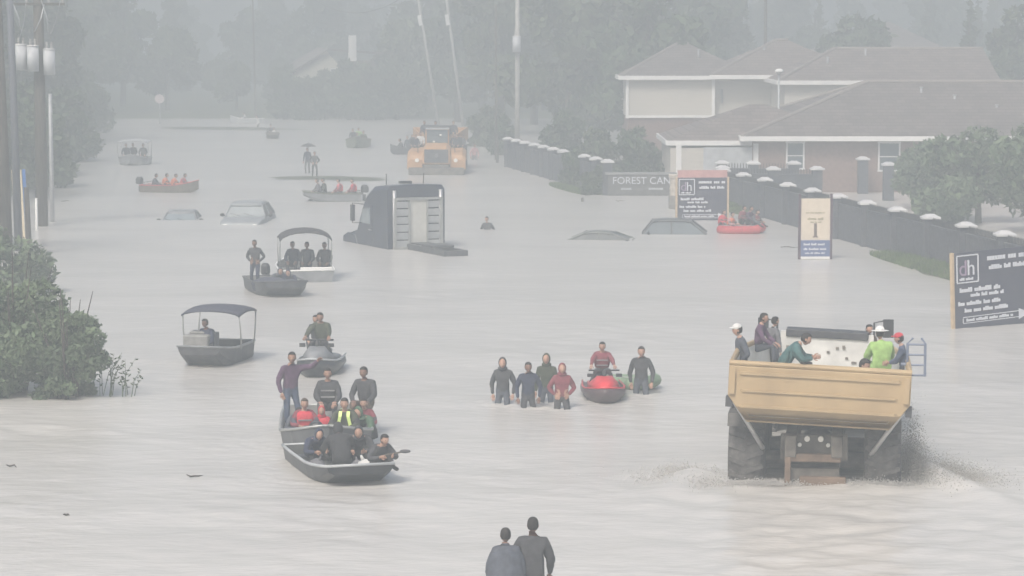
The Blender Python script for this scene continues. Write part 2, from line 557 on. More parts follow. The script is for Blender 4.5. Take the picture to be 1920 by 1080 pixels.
def proto_tree(key, h, rad, n, leaf, m, seed, style='broad'):
    rr = random.Random(seed)
    blobs = []
    if style == 'broad':
        for k in range(15):
            a, t = rr.uniform(0, 6.28), rr.random()
            q = rad * rr.uniform(.25, .72) * (1 - .55 * max(0, t - .45))
            blobs.append((math.cos(a) * q, math.sin(a) * q, h * (.24 + .62 * t), rad * rr.uniform(.32, .5) * (1.1 - .35 * t)))
        blobs.append((0, 0, h * .86, rad * .4))
    elif style == 'bushy':
        for k in range(16):
            a, t = rr.uniform(0, 6.28), rr.random()
            q = rad * rr.uniform(.2, .8) * (1 - .5 * t)
            blobs.append((math.cos(a) * q, math.sin(a) * q, h * (.08 + .78 * t), rad * rr.uniform(.28, .46) * (1.15 - .5 * t)))
    else:                               # conifer
        for k in range(18):
            t = k / 17
            q = rad * (1 - t) * .55
            a = k * 2.4
            blobs.append((math.cos(a) * q, math.sin(a) * q, h * (.14 + .82 * t), rad * (.5 * (1 - t) + .10)))
    V, F = leaf_crown(seed, blobs, n, leaf, .3)
    b = MB(); b.v, b.f = [tuple(v) for v in V], [tuple(f) for f in F]; b.m = [0] * len(F)
    me = bpy.data.meshes.new('crown')
    me.from_pydata(b.v, [], b.f)
    me.materials.append(M[m])
    crown = bpy.data.objects.new('crown', me)
    tr = trunk_mesh(seed, h * (.95 if style != 'bushy' else .8), h * .02 + .06, rad)
    COL.objects.unlink(tr)
    PROTO[key] = (crown, tr)
for k, (h, rad) in enumerate([(13, 4.2), (15, 4.6), (11.5, 4.4), (16, 4.3), (9, 4.0)]):
    proto_tree('wood%d' % k, h, rad, 5200, .42, ['leaf_dark', 'leaf_mid', 'leaf_dark', 'leaf_mid', 'leaf_light'][k], 20 + k)
proto_tree('pine0', 17, 3.0, 4200, .40, 'leaf_dark', 31, 'conifer')
proto_tree('bush0', 5, 2.6, 4200, .26, 'leaf_dark', 41, 'bushy')
proto_tree('bush1', 4, 2.4, 4200, .24, 'leaf_mid', 42, 'bushy')
proto_tree('yard0', 5.2, 2.7, 8000, .17, 'leaf_bush', 51, 'broad')
def tree(name, key, x, y, label, s=1.0, rot=None, group=None, cat='tree', z=None):
    t = thing(name, label, cat, (x, y, ground_z(x, y) if z is None else z), rot if rot is not None else rnd.uniform(0, 360), group)
    t.scale = (s * rnd.uniform(.9, 1.1), s * rnd.uniform(.9, 1.1), s)
    for src in PROTO[key]:
        link_copy(src, t)
    return t
WOOD_KIND = {'wood0': 'broad dark green tree', 'wood1': 'tall mid green tree', 'wood2': 'low spreading dark tree',
             'wood3': 'tall narrow green tree', 'wood4': 'short pale green tree', 'pine0': 'pointed conifer'}
def wood_place(px):
    for lim, txt in ((120, 'in the mist behind the transformer pole'), (240, 'in the mist where the left bank ends'), (330, 'behind the round pale sign on the far shore'),
                     (430, 'behind the left half of the far mud bank'), (540, 'behind the farthest pale motorboat'), (700, 'round the half hidden gabled house'),
                     (800, 'left of the two leaning far poles'), (890, 'behind the two leaning far poles'), (985, 'behind the concrete pole'), (1080, 'just right of the concrete pole'),
                     (1190, 'in the mist left of the cream house'), (1350, 'in the mist over the cream house roof'), (1560, 'in the mist by the tall dark pole over the roofs'), (1730, 'in the mist over the long brown roof'), (9999, 'in the mist at the top right corner')):
        if px < lim:
            return txt
def wood(key, x, y, s=1.0):
    return tree('wood_tree', key, x, y, WOOD_KIND[key] + ' ' + wood_place(960 + x / y * FOC), s, None, 'trees of the misty wood')
keys = ['wood0', 'wood1', 'wood2', 'wood3', 'wood4', 'pine0']
mass_v, mass_f, mass_n = [], [], 0
for row, (d, step) in enumerate([(262, 6.0), (282, 7.5), (312, 9), (352, 11), (400, 13)]):
    half = .205 * d + 4
    x = -half
    while x < half:
        px = 960 + x / d * FOC
        xx, dd = x + rnd.uniform(-1.5, 1.5), d + rnd.uniform(-6, 6)
        s = rnd.uniform(.85, 1.2)
        if 380 < px < 720 and row < 2:          # the lower, paler gap in the middle of the wood
            s *= .5
            key = rnd.choice(['wood2', 'wood4', 'wood4'])
        elif px > 1180 and row < 2:
            x += step * .3
            key = rnd.choice(['wood2', 'wood4', 'pine0']); s *= .72
        else:
            key = rnd.choice(keys)
        if row < 2:
            if not (530 < px < 700 and row == 0):
                wood(key, xx, dd, s)
        else:                                   # the far wood, read as one mass in the mist
            for src in PROTO[key]:
                me = src.data
                co = np.empty(len(me.vertices) * 3, np.float32); me.vertices.foreach_get('co', co)
                co = co.reshape(-1, 3); a = rnd.uniform(0, 6.28)
                rot = np.array([[math.cos(a), -math.sin(a), 0], [math.sin(a), math.cos(a), 0], [0, 0, 1]], np.float32)
                co = (co @ rot.T) * s + np.array([xx, dd, .3], np.float32)
                if src.name.startswith('crown'):
                    mass_v.append(co); mass_n += len(co)
        x += step
V_ = np.concatenate(mass_v).astype(np.float32)
me = bpy.data.meshes.new('forest')
me.vertices.add(len(V_)); me.vertices.foreach_set('co', V_.ravel())
nq = len(V_) // 4
me.loops.add(nq * 4); me.loops.foreach_set('vertex_index', np.arange(nq * 4, dtype=np.int32))
me.polygons.add(nq); me.polygons.foreach_set('loop_start', np.arange(0, nq * 4, 4, dtype=np.int32))
me.update(); me.validate()
me.materials.append(M['leaf_dark'])
fo_ = bpy.data.objects.new('forest', me); COL.objects.link(fo_); fo_['kind'] = 'stuff'
# taller wood to the left of the street and behind the far part of the garden wall
for x, d, key, s in [(-33, 160, 'wood1', .95), (-38, 178, 'wood0', 1.1), (-36, 200, 'wood3', 1.05), (-41, 214, 'wood1', 1.15), (-45, 235, 'wood0', 1.25), (-31, 146, 'wood0', .8), (-41, 150, 'wood3', 1.0), (-48, 190, 'wood3', 1.1), (-52, 215, 'wood1', 1.2), (-29, 132, 'wood3', .85),
                     (4, 190, 'wood1', 1.0), (9, 182, 'wood0', 1.0), (-1, 216, 'wood3', 1.05), (6, 226, 'wood1', 1.1), (13, 214, 'wood0', 1.15), (2, 238, 'wood0', 1.1), (17, 235, 'wood3', 1.1), (-5, 244, 'wood0', 1.0), (9, 205, 'wood3', 1.05)]:
    wood(key, x, d, s)
# undergrowth hiding the foot of the gabled house
for i, (px, d, key, s, lab) in enumerate([(535, 251, 'bush0', 1.05, 'dark bush against the left corner of the half hidden gabled house'), (572, 250, 'bush1', 1.0, 'bush in front of the pale gable, left of its middle'),
                                          (612, 251, 'bush0', .95, 'dark bush in front of the pale gable, right of its middle'), (655, 250, 'bush0', 1.15, 'tall dark bush under the white chimney of the gabled house'),
                                          (700, 251, 'bush1', 1.25, 'bush right of the half hidden gabled house'), (745, 250, 'bush0', 1.2, 'dark bush on the far shore above the olive motorboat')]):
    tree('bush', key, xat(px, d), d, lab, s, None, 'bushes on the far shore', 'bush', z=.2)
# bushes down the left bank
for i, (px, py, key, s, lab) in enumerate([
        (118, 352, 'bush0', .95, 'dense dark bush on the left bank behind the transformer pole'),
        (138, 330, 'bush1', .95, 'rounded bush on the left bank, second beyond the transformer pole'),
        (158, 302, 'bush0', 1.05, 'tall dark bush on the left bank level with the far pale canopied boat'),
        (176, 272, 'bush1', 1.1, 'mid green bush hanging over the bank above the far pale canopied boat'),
        (196, 250, 'bush0', 1.1, 'farthest dark bush at the bend where the left bank meets the wood'),
        (92, 330, 'bush0', 1.2, 'dark bush half hidden behind the pair of poles on the left bank'),
        (40, 360, 'bush1', 1.3, 'bush behind the tall cream banner on the left bank')]):
    p = at(px, py)
    tree('bank_bush', key, p.x - 1.6, p.y, lab, s, None, 'bushes along the left bank', 'bush', z=-.1)

# the big wet shrub at the lower left
def big_shrub(loc, h, rad, n, leaf, seed, label, stems, name='shrub', lop=0.0):
    rr = random.Random(seed)
    t = thing(name, label, 'shrub', loc)
    blobs = []
    for k in range(34):
        a, q, tt = rr.uniform(0, 6.28), rr.random() ** .5, rr.random()
        z = h * (.02 + .85 * tt) * (1 - .28 * q)
        blobs.append((math.cos(a) * q * rad * .78 + lop * tt, math.sin(a) * q * rad * .6, z, rad * rr.uniform(.16, .30)))
    V, F = leaf_crown(seed, blobs, n, leaf, .2)
    b = MB(); b.add(V, F)
    me = bpy.data.meshes.new('foliage'); me.from_pydata(b.v, [], b.f); me.materials.append(M['leaf_bush'])
    o = bpy.data.objects.new('foliage', me); COL.objects.link(o); o.parent = t
    b = MB()
    for k in range(stems):
        a = rr.uniform(0, 6.28); L = h * rr.uniform(.7, 1.02); q = rr.uniform(.2, .9) * rad
        b.path([(math.cos(a) * .2, math.sin(a) * .2, -.5), (math.cos(a) * q * .5, math.sin(a) * q * .5, L * .5), (math.cos(a) * q, math.sin(a) * q, L)], [.045, .028, .008], 6)
    b.build('stems', M['bark'], t, True)
    return t
p = at(30, 748)
big_shrub((p.x - .3, p.y + 1.4, 0), 3.6, 2.5, 24000, .080, 61, 'large dense green shrub standing in the water at the lower left', 16)
p = at(118, 752)
big_shrub((p.x, p.y + .6, 0), 2.55, 1.15, 10000, .074, 62, 'low rounded shrub on the street side of the large dense shrub', 12)
p = at(-30, 560)
big_shrub((p.x - .4, p.y + 1, 0), 2.4, 2.6, 7000, .12, 63, 'shrub at the foot of the tall cream banner behind the large shrub', 10)
p = at(222, 742)
sp = MB()
for k in range(14):
    a = rnd.uniform(-.5, 2.2); L = rnd.uniform(.5, 1.25)
    bx, by = rnd.uniform(-.5, .4), rnd.uniform(-.3, .3)
    tip = Vector((bx + math.cos(a) * .5 * L, by, L * .85))
    sp.path([(bx, by, -.3), (bx + math.cos(a) * .2 * L, by, L * .5), tip], [.012, .009, .003], 5)
    for q in range(7):
        c = Vector((bx, by, 0)).lerp(tip, .4 + .09 * q)
        dr = Vector((rnd.uniform(-1, 1), rnd.uniform(-1, 1), rnd.uniform(-.3, .8))).normalized() * .13
        s2 = dr.cross(Vector((.2, .9, .3))).normalized() * .022
        sp.add([c, c + dr * .5 + s2, c + dr, c + dr * .5 - s2], [(0, 1, 2, 3)])
wd = sp.build('reed_clump', M['leaf_light'])
wd.location = p
tag(wd, 'thin sprigs of a drowned plant beside the low rounded shrub', 'plant')

# trees in the gardens on the right
p = at(1835, 418); tree('garden_tree', 'yard0', p.x, p.y, 'bushy green garden tree right behind the dark wall', 1.0, 20)
p = at(1760, 400); tree('garden_tree', 'yard0', p.x, p.y + 3, 'smaller garden tree leaning over the wall left of the bushy tree', .82, 130)
p = at(1925, 440); tree('garden_tree', 'yard0', p.x + .6, p.y, 'brighter tree cut by the right edge, behind the wall', 1.12, 240)
for i, (px, d, key, s, lab) in enumerate([(1600, 205, 'wood2', .9, 'dark rounded tree top showing above the long brown roof'),
                                          (1815, 212, 'pine0', .68, 'pointed dark tree top behind the right end of the long roof'),
                                          (1250, 205, 'wood0', .72, 'rounded tree behind the peak of the cream house'),
                                          (1910, 190, 'wood1', .75, 'dark tree at the gable end of the long roof')]):
    wood_t = tree('garden_tree', key, xat(px, d), d, lab, s, None, None)
# ------------------------------------------------------------------ garden wall with capped piers
def pier_meshes(h):
    b = MB(); b.box((0, 0, (h - 1.2) / 2 - .0), (.5, .5, h + 1.2))
    for k in range(4):
        b.box((0, 0, .25 + k * .42), (.515, .515, .03))
    sh = b.build('pier', M['grey_brick'])
    c = MB()
    c.box((0, 0, h + .04 - .02), (.70, .70, .09))
    c.box((0, 0, h + .135 - .02), (.62, .62, .10), taper=.45)
    cp = c.build('cap', M['cap_stone'], None, False, .015)
    for o in (sh, cp):
        COL.objects.unlink(o)
    return sh.data, cp
PIER, CAP = pier_meshes(1.72)
def add_pier(parent, loc):
    o = bpy.data.objects.new('pier', PIER); COL.objects.link(o); o.parent = parent; o.location = loc
    c = link_copy(CAP, o); return o
def wall_run(label, pts, zoff=0.0, panels=True):
    base = Vector((pts[0][0], pts[0][1], 0))
    w = thing('garden_wall', label, 'wall', base)
    P = [Vector((x, y, 0)) - base for x, y in pts]
    for q in P:
        add_pier(w, q)
    if panels:
        for a, b_ in zip(P, P[1:]):
            d = b_ - a; L = d.length; yaw = math.atan2(d.y, d.x); mid = (a + b_) / 2
            rot = Matrix.Rotation(yaw, 3, 'Z')
            m = MB()
            m.box((0, 0, .22), (L - .51, .17, 2.44))
            m.box((0, 0, 1.46), (L - .512, .24, .07))
            o = m.build('wall_panel', M['grey_brick'], w); o.location = mid; o.rotation_euler.z = yaw
            m = MB()
            n = int((L - .6) / .14)
            for k in range(n):
                x = -(L - .6) / 2 + (k + .5) * (L - .6) / n
                m.box((x, 0, 1.60), (.045, .03, .22), 0)
                m.box((x, 0, 1.735), (.05, .035, .06), 0, None, .2)
            o2 = m.build('spikes', M['iron'], o)
    return w
near_pts = [(16.9 + 1.3 - .65 * k, 91.2 - 8 + 4.0 * k) for k in range(13)]
wall_run('long dark garden wall with white capped piers running behind the signs on the right', near_pts)
far_pts = [(5.0 - .525 * k, 139.7 + 2.76 * k) for k in range(11)]
wall_run('far garden wall with white capped piers beside the concrete pole', far_pts)
wall_run('short garden wall of four capped piers crossing in front of the low house', [(10.55, 133.6), (13.0, 132.6), (15.2, 132.8)])
back = wall_run('short garden wall with capped piers nearest to the low house wall', [(10.9, 138.4), (12.5, 138.0), (14.6, 138.0)])
for (px, py, lab) in [(1617, 363, 'lone dark pier with a white cap standing in the water, farther of the two'),
                      (1665, 376, 'lone dark pier with a white cap standing in the water, nearer of the two')]:
    p = at(px, py)
    t = thing('gate_pier', lab, 'pier', (p.x, p.y, 0), 0, 'lone piers behind the wall')
    b = MB(); b.box((0, 0, .35), (.52, .52, 2.9)); b.build('shaft', M['grey_brick'], t)
    c = link_copy(CAP, t); c.location.z = .08
# grass berm at the foot of the near wall
def berm(name, pts, w, h):
    b = MB(); rs = []
    n = len(pts)
    for i, (x, y) in enumerate(pts):
        e = math.sin(math.pi * min(1, max(0.02, i / (n - 1)))) ** .5
        hh = h * e * (1 + .25 * pnoise(Vector((x * .6, y * .6, 3))))
        ww = w * (.55 + .45 * e) * (1 + .25 * pnoise(Vector((x * .4, y * .4, 9))))
        rs.append([Vector((x + .2, y, -.7)), Vector((x + .2, y, hh)), Vector((x - ww * .45, y - .1, hh * .9)), Vector((x - ww * .8, y - .18, hh * .35)), Vector((x - ww * 1.25, y - .25, -.45))])
    b.rings(rs, 0, False, False)
    o = b.build(name, M['mud'], None, True); o['kind'] = 'structure'
    rg = random.Random(5); gb = MB()
    for k in range(5200):
        i = rg.uniform(0, n - 1.01); j = int(i); f = i - j
        x = pts[j][0] + (pts[j + 1][0] - pts[j][0]) * f; y = pts[j][1] + (pts[j + 1][1] - pts[j][1]) * f
        e = math.sin(math.pi * max(.02, i / (n - 1))) ** .5
        ww = w * (.5 + .4 * e)
        q = rg.random()
        z = h * e * (1 - q * .7) - .03
        c = Vector((x - .15 - ww * q * .95, y, z))
        a = rg.uniform(0, 6.28); L = rg.uniform(.10, .24)
        s2 = Vector((math.cos(a), math.sin(a), 0)) * .02
        gb.add([c - s2, c + s2, c + Vector((rg.uniform(-.08, .08), rg.uniform(-.08, .08), L))], [(0, 1, 2)])
    go = gb.build('grass', M['grass']); go['kind'] = 'stuff'
berm('grass_verge', [(17.6 - .13 * k, 86.9 + .8 * k) for k in range(22)], 1.5, .22)
berm('grass_verge', [(11.3 - .13 * k, 125.4 + .8 * k) for k in range(10)], .9, .28)
berm('grass_verge', [(4.2 - .2 * k, 140.0 + 1.05 * k) for k in range(9)], .7, .12)

# entrance sign wall with raised letters
def text_mesh(body, size, depth, m, name, parent, loc, rot, align='LEFT'):
    cu = bpy.data.curves.new('lettering', 'FONT')
    cu.body, cu.size, cu.extrude, cu.align_x = body, size, depth, align
    tmp = bpy.data.objects.new('tmp_text', cu); COL.objects.link(tmp)
    dg = bpy.context.evaluated_depsgraph_get()
    me = bpy.data.meshes.new_from_object(tmp.evaluated_get(dg))
    bpy.data.objects.remove(tmp)
    me.materials.clear(); me.materials.append(m)
    o = bpy.data.objects.new(name, me); COL.objects.link(o)
    o.parent = parent; o.location = loc; o.rotation_euler = rot
    return o
a0 = at(1140, 367)
ent = thing('entrance_sign', 'low stone entrance wall with raised capital letters between bushes and tan pillar', 'sign', (a0.x, a0.y, 0))
b = MB(); b.box((1.75, .2, .25), (3.5, .4, 1.7)); b.build('sign_wall', mat('sign_stone', (.13, .13, .125), .85, .2, 4, bump=.3), ent)
b = MB(); b.box((1.72, .2, 1.15), (3.75, .52, .12)); b.build('coping', mat('coping_stone', (.24, .24, .24), .85, .12, 4), ent, False, .02)
text_mesh('FOREST CAN', .52, .03, M['sign_text'], 'lettering', ent, (.22, -.02, .62), (R(90), 0, 0))
for x_, w_ in ((.95, .55), (2.5, .75)):
    b = MB(); b.box((x_, -.015, .36), (w_, .03, .10)); b.build('ornament', M['pale_grey_paint'], ent)
p = at(1274, 391)
pl = thing('stone_pillar', 'pale tan stone pillar behind the farther navy signboard', 'pillar', (p.x, p.y, 0))
b = MB(); b.box((0, 0, .2), (.92, .8, 2.6)); b.build('shaft', M['stone_tan'], pl)
b = MB(); b.box((0, 0, .15), (1.02, .9, 1.0)); b.build('plinth', mat('stone_grey', (.22, .21, .19), .85, .2, 5, bump=.3), pl)
b = MB(); b.box((0, 0, 1.58), (1.04, .92, .16)); b.build('cap', M['stone_tan'], pl, False, .02)
# little clumps at the foot of the far wall and bushes behind the entrance wall
for (px, py, s, key, lab) in [(1118, 366, .42, 'bush1', 'small bush at the left end of the entrance wall'),
                              (1078, 352, .5, 'bush0', 'low dark bush where the far wall meets the entrance wall'),
                              (940, 292, .62, 'bush0', 'dark bush at the far end of the far garden wall'),
                              (915, 275, .8, 'bush1', 'pale green bush left of the far garden wall')]:
    p = at(px, py); tree('bush', key, p.x, p.y + .5, lab, s, None, None, 'bush', z=-.1)
for px, d, s, key, lab in [(1190, 147, 1.0, 'bush0', 'dense dark bush in the garden below the cream house'),
                           (1120, 152, 1.1, 'bush1', 'rounded garden bush behind the far row of white caps'),
                           (1270, 150, .9, 'bush1', 'garden bush under the brick storey of the cream house'),
                           (1060, 166, 1.1, 'bush0', 'dark garden bush behind the middle of the far wall')]:
    tree('bush', key, xat(px, d), d, lab, s * .72, None, None, 'bush', z=-.1)

# ------------------------------------------------------------------ houses
def hip_roof(b, x0, x1, y0, y1, ze, zr, left_hip=True, right_hip=True, over=.5, mi=0, run=None):
    """hipped or gabled roof with its ridge along x; an eave slab with thickness"""
    x0, x1, y0, y1 = x0 - over, x1 + over, y0 - over, y1 + over
    ym, hr = (y0 + y1) / 2, (y1 - y0) / 2 if run is None else run
    ra, rb = x0 + (hr if left_hip else 0), x1 - (hr if right_hip else 0)
    t = .18
    v = [(x0, y0, ze), (x1, y0, ze), (x1, y1, ze), (x0, y1, ze), (ra, ym, zr), (rb, ym, zr),
         (x0, y0, ze - t), (x1, y0, ze - t), (x1, y1, ze - t), (x0, y1, ze - t)]
    b.add(v, [(0, 1, 5, 4), (1, 2, 5), (2, 3, 4, 5), (3, 0, 4), (6, 7, 1, 0), (7, 8, 2, 1), (8, 9, 3, 2), (9, 6, 0, 3), (9, 8, 7, 6)], mi)
    return ra, rb, ym
def ridge_caps(parent, segs):
    b = MB()
    for p, q in segs:
        b.tube(p, q, .11, .11, 6)
    return b.build('ridge_cap', mat('ridge_tile', (.26, .23, .21), .9, .1, 4), parent)
def fascia(parent, x0, x1, y0, y1, ze, over=.5):
    b = MB()
    x0, x1, y0, y1 = x0 - over - .04, x1 + over + .04, y0 - over - .04, y1 + over + .04
    for (cx, cy, sx, sy) in (((x0 + x1) / 2, y0, x1 - x0, .08), ((x0 + x1) / 2, y1, x1 - x0, .08), (x0, (y0 + y1) / 2, .08, y1 - y0 - .09), (x1, (y0 + y1) / 2, .08, y1 - y0 - .09)):
        b.box((cx, cy, ze - .06), (sx, sy, .26))
    return b.build('fascia', M['trim'], parent)
def window(parent, x, z, w, h, y):
    f = MB()
    for (cx, cz, sx, sz) in ((x, z + h / 2, w + .14, .09), (x, z - h / 2, w + .14, .09), (x - w / 2, z, .09, h - .092), (x + w / 2, z, .09, h - .092), (x, z, w - .092, .05)):
        f.box((cx, y - .03, cz), (sx, .08, sz))
    fo = f.build('window', M['trim'], parent)
    g_ = MB(); g_.box((x, y + .005, z), (w, .03, h)); g_.build('pane', M['glass'], fo)
def vents(parent, pts):
    for p in pts:
        b = MB(); b.tube(Vector(p) - Vector((0, 0, .25)), Vector(p) + Vector((0, 0, .32)), .07, .07, 8); b.tube(Vector(p) + Vector((0, 0, .321)), Vector(p) + Vector((0, 0, .38)), .11, .11, 8)
        b.build('vent_pipe', M['galvanised'], parent, True)

# low house on the right, long roof facing the street
X = lambda px, d: (px - 960) * d / FOC
D = 142.0
hx0, hx1 = X(1410, D), X(2010, D)
hc = thing('low_house', 'long single storey brick house with a wide hipped roof behind the right garden wall', 'house', (hx0, D, 0))
W = hx1 - hx0
b = MB(); b.box((W / 2, 7, 1.1), (W, 14, 3.4)); b.build('wall', mat('house_brick', (.24, .165, .14), .85, .15, 5, bump=.2), hc)
b = MB(); ra, rb, ym = hip_roof(b, 0, W, 0, 14, 2.98, 5.72, True, False, .6); b.build('roof', M['shingle'], hc)
fascia(hc, 0, W, 0, 14, 2.94, .6)
ridge_caps(hc, [((-.6, -.6, 3.0), (ra, ym, 5.74)), ((ra, ym, 5.74), (rb, ym, 5.74)), ((-.6, 14.6, 3.0), (ra, ym, 5.74))])
for (x, w) in ((7.3, 1.0),):
    window(hc, x, 1.9, 1.1, 1.5, 0)
window(hc, 2.3, 1.95, .9, 1.4, 0)
vents(hc, [(11.5, 4.6, 4.7), (13.6, 3.4, 4.2), (9.8, 5.5, 5.1)])
# its lower wing on the left with a porch roof
wg = MB(); wg.box((-2.2, 4.2, .9), (4.3, 8.4, 2.9)); wg.build('wing_wall', M['siding'], hc)
b = MB(); r2a, r2b, y2 = hip_roof(b, -4.0, 5.5, .6, 9.2, 2.72, 4.55, True, True, .5); b.build('wing_roof', M['shingle_warm'], hc)
fascia(hc, -4.0, .0, .65, 9.2, 2.68, .5)
b = MB()
b.box((-1.3, -.06, 1.75), (2.6, .1, 1.3)); b.build('garage_door', M['pale_grey_paint'], hc)
for x in (-3.9, .2):
    b = MB(); b.box((x, .1, 1.0), (.28, .28, 3.2)); b.build('porch_post', M['trim'], hc)

# two storey cream house
D = 174.0
hx0 = X(1174, D)
ha = thing('cream_house', 'two storey house with cream upper siding over brick and two hipped roofs', 'house', (hx0, D, 0))
w1, w2 = X(1338, D) - hx0, X(1560, D) - hx0
b = MB(); b.box((w1 / 2, 6, 4.3), (w1, 12, 2.7)); b.box((w1 + (w2 - w1) / 2, 6.6, 4.3), (w2 - w1, 12, 2.69)); b.build('upper_wall', M['siding'], ha)
b = MB(); b.box((w1 / 2 + .03, 6.05, 1.0), (w1 - .1, 12, 3.88)); b.box((w1 + (w2 - w1) / 2, 6.65, 1.0), (w2 - w1 - .1, 12, 3.88)); b.build('lower_wall', M['brick'], ha)
for x_ in (.05, w1 - .05):
    b = MB(); b.box((x_, -.06, 4.2), (.2, .14, 2.75)); b.build('corner_board', M['trim'], ha)
b = MB(); b.box((w1 / 2, -.05, 2.93), (w1 + .1, .14, .16)); b.build('band_board', M['trim'], ha)
b = MB(); ra, rb, ym = hip_roof(b, 0, w1 + 2.4, 0, 12, 5.55, 7.6, True, True, .45, 0, 4.1); b.build('roof', M['shingle'], ha)
ridge_caps(ha, [((-.45, -.45, 5.57), (ra, ym, 7.62)), ((ra, ym, 7.62), (rb, ym, 7.62))])
b = MB(); ra, rb, ym = hip_roof(b, w1 + .2, w2 + 2, -.2, 11.8, 5.6, 7.85, True, True, .45, 0, 4.8); b.build('roof', M['shingle_warm'], ha)
ridge_caps(ha, [((w1 - .25, -.65, 5.62), (ra, ym, 7.87)), ((ra, ym, 7.87), (rb, ym, 7.87))])
fascia(ha, 0, w1 - .62, 0, 12, 5.52, .45)
fascia(ha, w1 + .2, w2 + 2, -.2, 11.8, 5.57, .45)
b = MB(); b.box((w1 + .55, .52, 4.25), (.16, .14, .9)); b.build('downpipe', M['grey_paint'], ha)
vents(ha, [(4.9, 3.3, 6.9), (w1 + 3.6, 4.0, 7.0)])
# long roofed house behind
D = 166.0
hx0, hx1 = X(1470, D), X(1858, D)
hb = thing('long_roof_house', 'two storey house with a long hipped roof above the low house', 'house', (hx0, D, 0))
W = hx1 - hx0
b = MB(); b.box((W / 2, 6, 2.3), (W, 12, 6.0)); b.build('wall', M['siding'], hb)
b = MB(); ra, rb, ym = hip_roof(b, 0, W, 0, 12, 5.42, 7.35, True, False, .45, 0, 4.2); b.build('roof', M['shingle_warm'], hb)
ridge_caps(hb, [((-.45, -.45, 5.44), (ra, ym, 7.37)), ((ra, ym, 7.37), (rb, ym, 7.37))])
fascia(hb, 0, W, 0, 12, 5.38, .45)
b = MB(); b.prism([(-.3, 5.3), (12.3, 5.3), (6, 7.2)], 'x', W - .02, W + .05); b.build('gable', mat('gable_brown', (.10, .085, .08), .85, .15, 3), hb)
vents(hb, [(5.6, 4.6, 7.0), (3.0, 3.0, 6.5)])
# more roofs far behind on the right
for i, (px, d, w, zr, lab) in enumerate([(1260, 232, 8, 8.6, 'faint grey roof rising just behind the cream house peak'),
                                         (1660, 240, 12, 9.1, 'faint pale roof in the mist above the long roof house')]):
    t = thing('far_house', lab, 'house', (X(px, d), d, 0))
    b = MB(); b.box((0, 5, 3), (w, 10, 6.4)); b.build('wall', M['siding'], t)
    b = MB(); hip_roof(b, -w / 2, w / 2, 0, 10, 6.2, zr, True, True, .4); b.build('roof', M['shingle'], t)
# gabled house half hidden in the middle of the wood
D = 256.0
hm_ = thing('gabled_house', 'pale gabled house half hidden in the misty wood past the flood', 'house', (X(545, D), D, 0.2), 12)
b = MB(); b.prism([(0, 0), (5.2, 0), (5.2, 4.2), (3.6, 6.1), (0, 4.0)], 'y', 0, 7); b.build('wall', mat('pale_gable', (.58, .55, .44), .8, .08, 3), hm_)
b = MB()
for a, c in (((-.5, 3.75), (3.6, 6.2)), ((3.6, 6.2), (9.0, 5.8))):
    b.prism([(a[0], a[1]), (c[0], c[1]), (c[0], c[1] + .2), (a[0], a[1] + .2)], 'y', -.5, 7.5)
b.build('roof', M['shingle'], hm_)
b = MB(); b.box((6.6, 1, 2.6), (2.7, 5, 5.2)); b.build('side_wall', mat('brown_side', (.16, .13, .11), .8, .15, 3), hm_)
b = MB(); b.box((5.9, -.9, 6.15), (.7, .7, 3.0)); b.build('chimney', M['white_paint'], hm_)
window(hm_, 4.3, 3.9, .8, 1.1, -.02)

# ------------------------------------------------------------------ poles and wires
def pole(name, label, base, h, r, m, lean=(0, 0), group=None):
    t = thing(name, label, 'pole', (base.x, base.y, -.8), 0, group, lean)
    b = MB(); b.path([(0, 0, 0), (0, 0, h * .5), (0, 0, h)], [r, r * .88, r * .74], 14); b.build('shaft', m, t, True)
    return t
def crossarm(t, z, w, m, yaw=0):
    b = MB(); b.box((0, -.2, z), (w, .1, .12)); b.build('crossarm', m, t, False, .01)
    for x in (-w * .46, -w * .2, w * .2, w * .46):
        i = MB()
        for q in range(3):
            i.tube((x, -.2, z + .07 + q * .07), (x, -.2, z + .12 + q * .07), .065, .04, 10)
        i.build('insulator', M['porcelain'], t, True)
def transformer(t, x, y, z, h=1.02, r=.235):
    c = MB(); c.tube((x, y, z), (x, y, z + h), r, r, 18)
    o = c.build('transformer', mat('transformer_grey', (.5, .52, .54), .6, .06, 3), t, True, .0)
    l = MB(); l.tube((x, y, z + h + .002), (x, y, z + h + .06), r * 1.08, r * .9, 18); l.build('lid', mat('transformer_lid', (.6, .6, .6), .5, .06, 4), o, True)
    for q in (-.1, .1):
        i = MB()
        for k in range(4):
            i.tube((x + q, y, z + h + .07 + k * .07), (x + q, y, z + h + .12 + k * .07), .06, .035, 10)
        i.build('bushing', M['porcelain'], o, True)
    bk = MB(); bk.box((x * .6, y * .45, z + h * .6), (.08, .2, .5)); bk.build('bracket', M['dark_steel'], t)
p = at(79, 424)
tp = pole('transformer_pole', 'dark wooden pole carrying a bank of three grey transformers at the left edge', p, 13.5, .28, M['wood_pole'])
for x, y, z in ((-.74, -.32, 7.7), (-.18, -.55, 7.65), (.52, -.45, 7.5)):
    transformer(tp, x, y, z, 1.1, .26)
crossarm(tp, 10.6, 2.4, M['wood_pole']); crossarm(tp, 12.6, 2.6, M['wood_pole'])
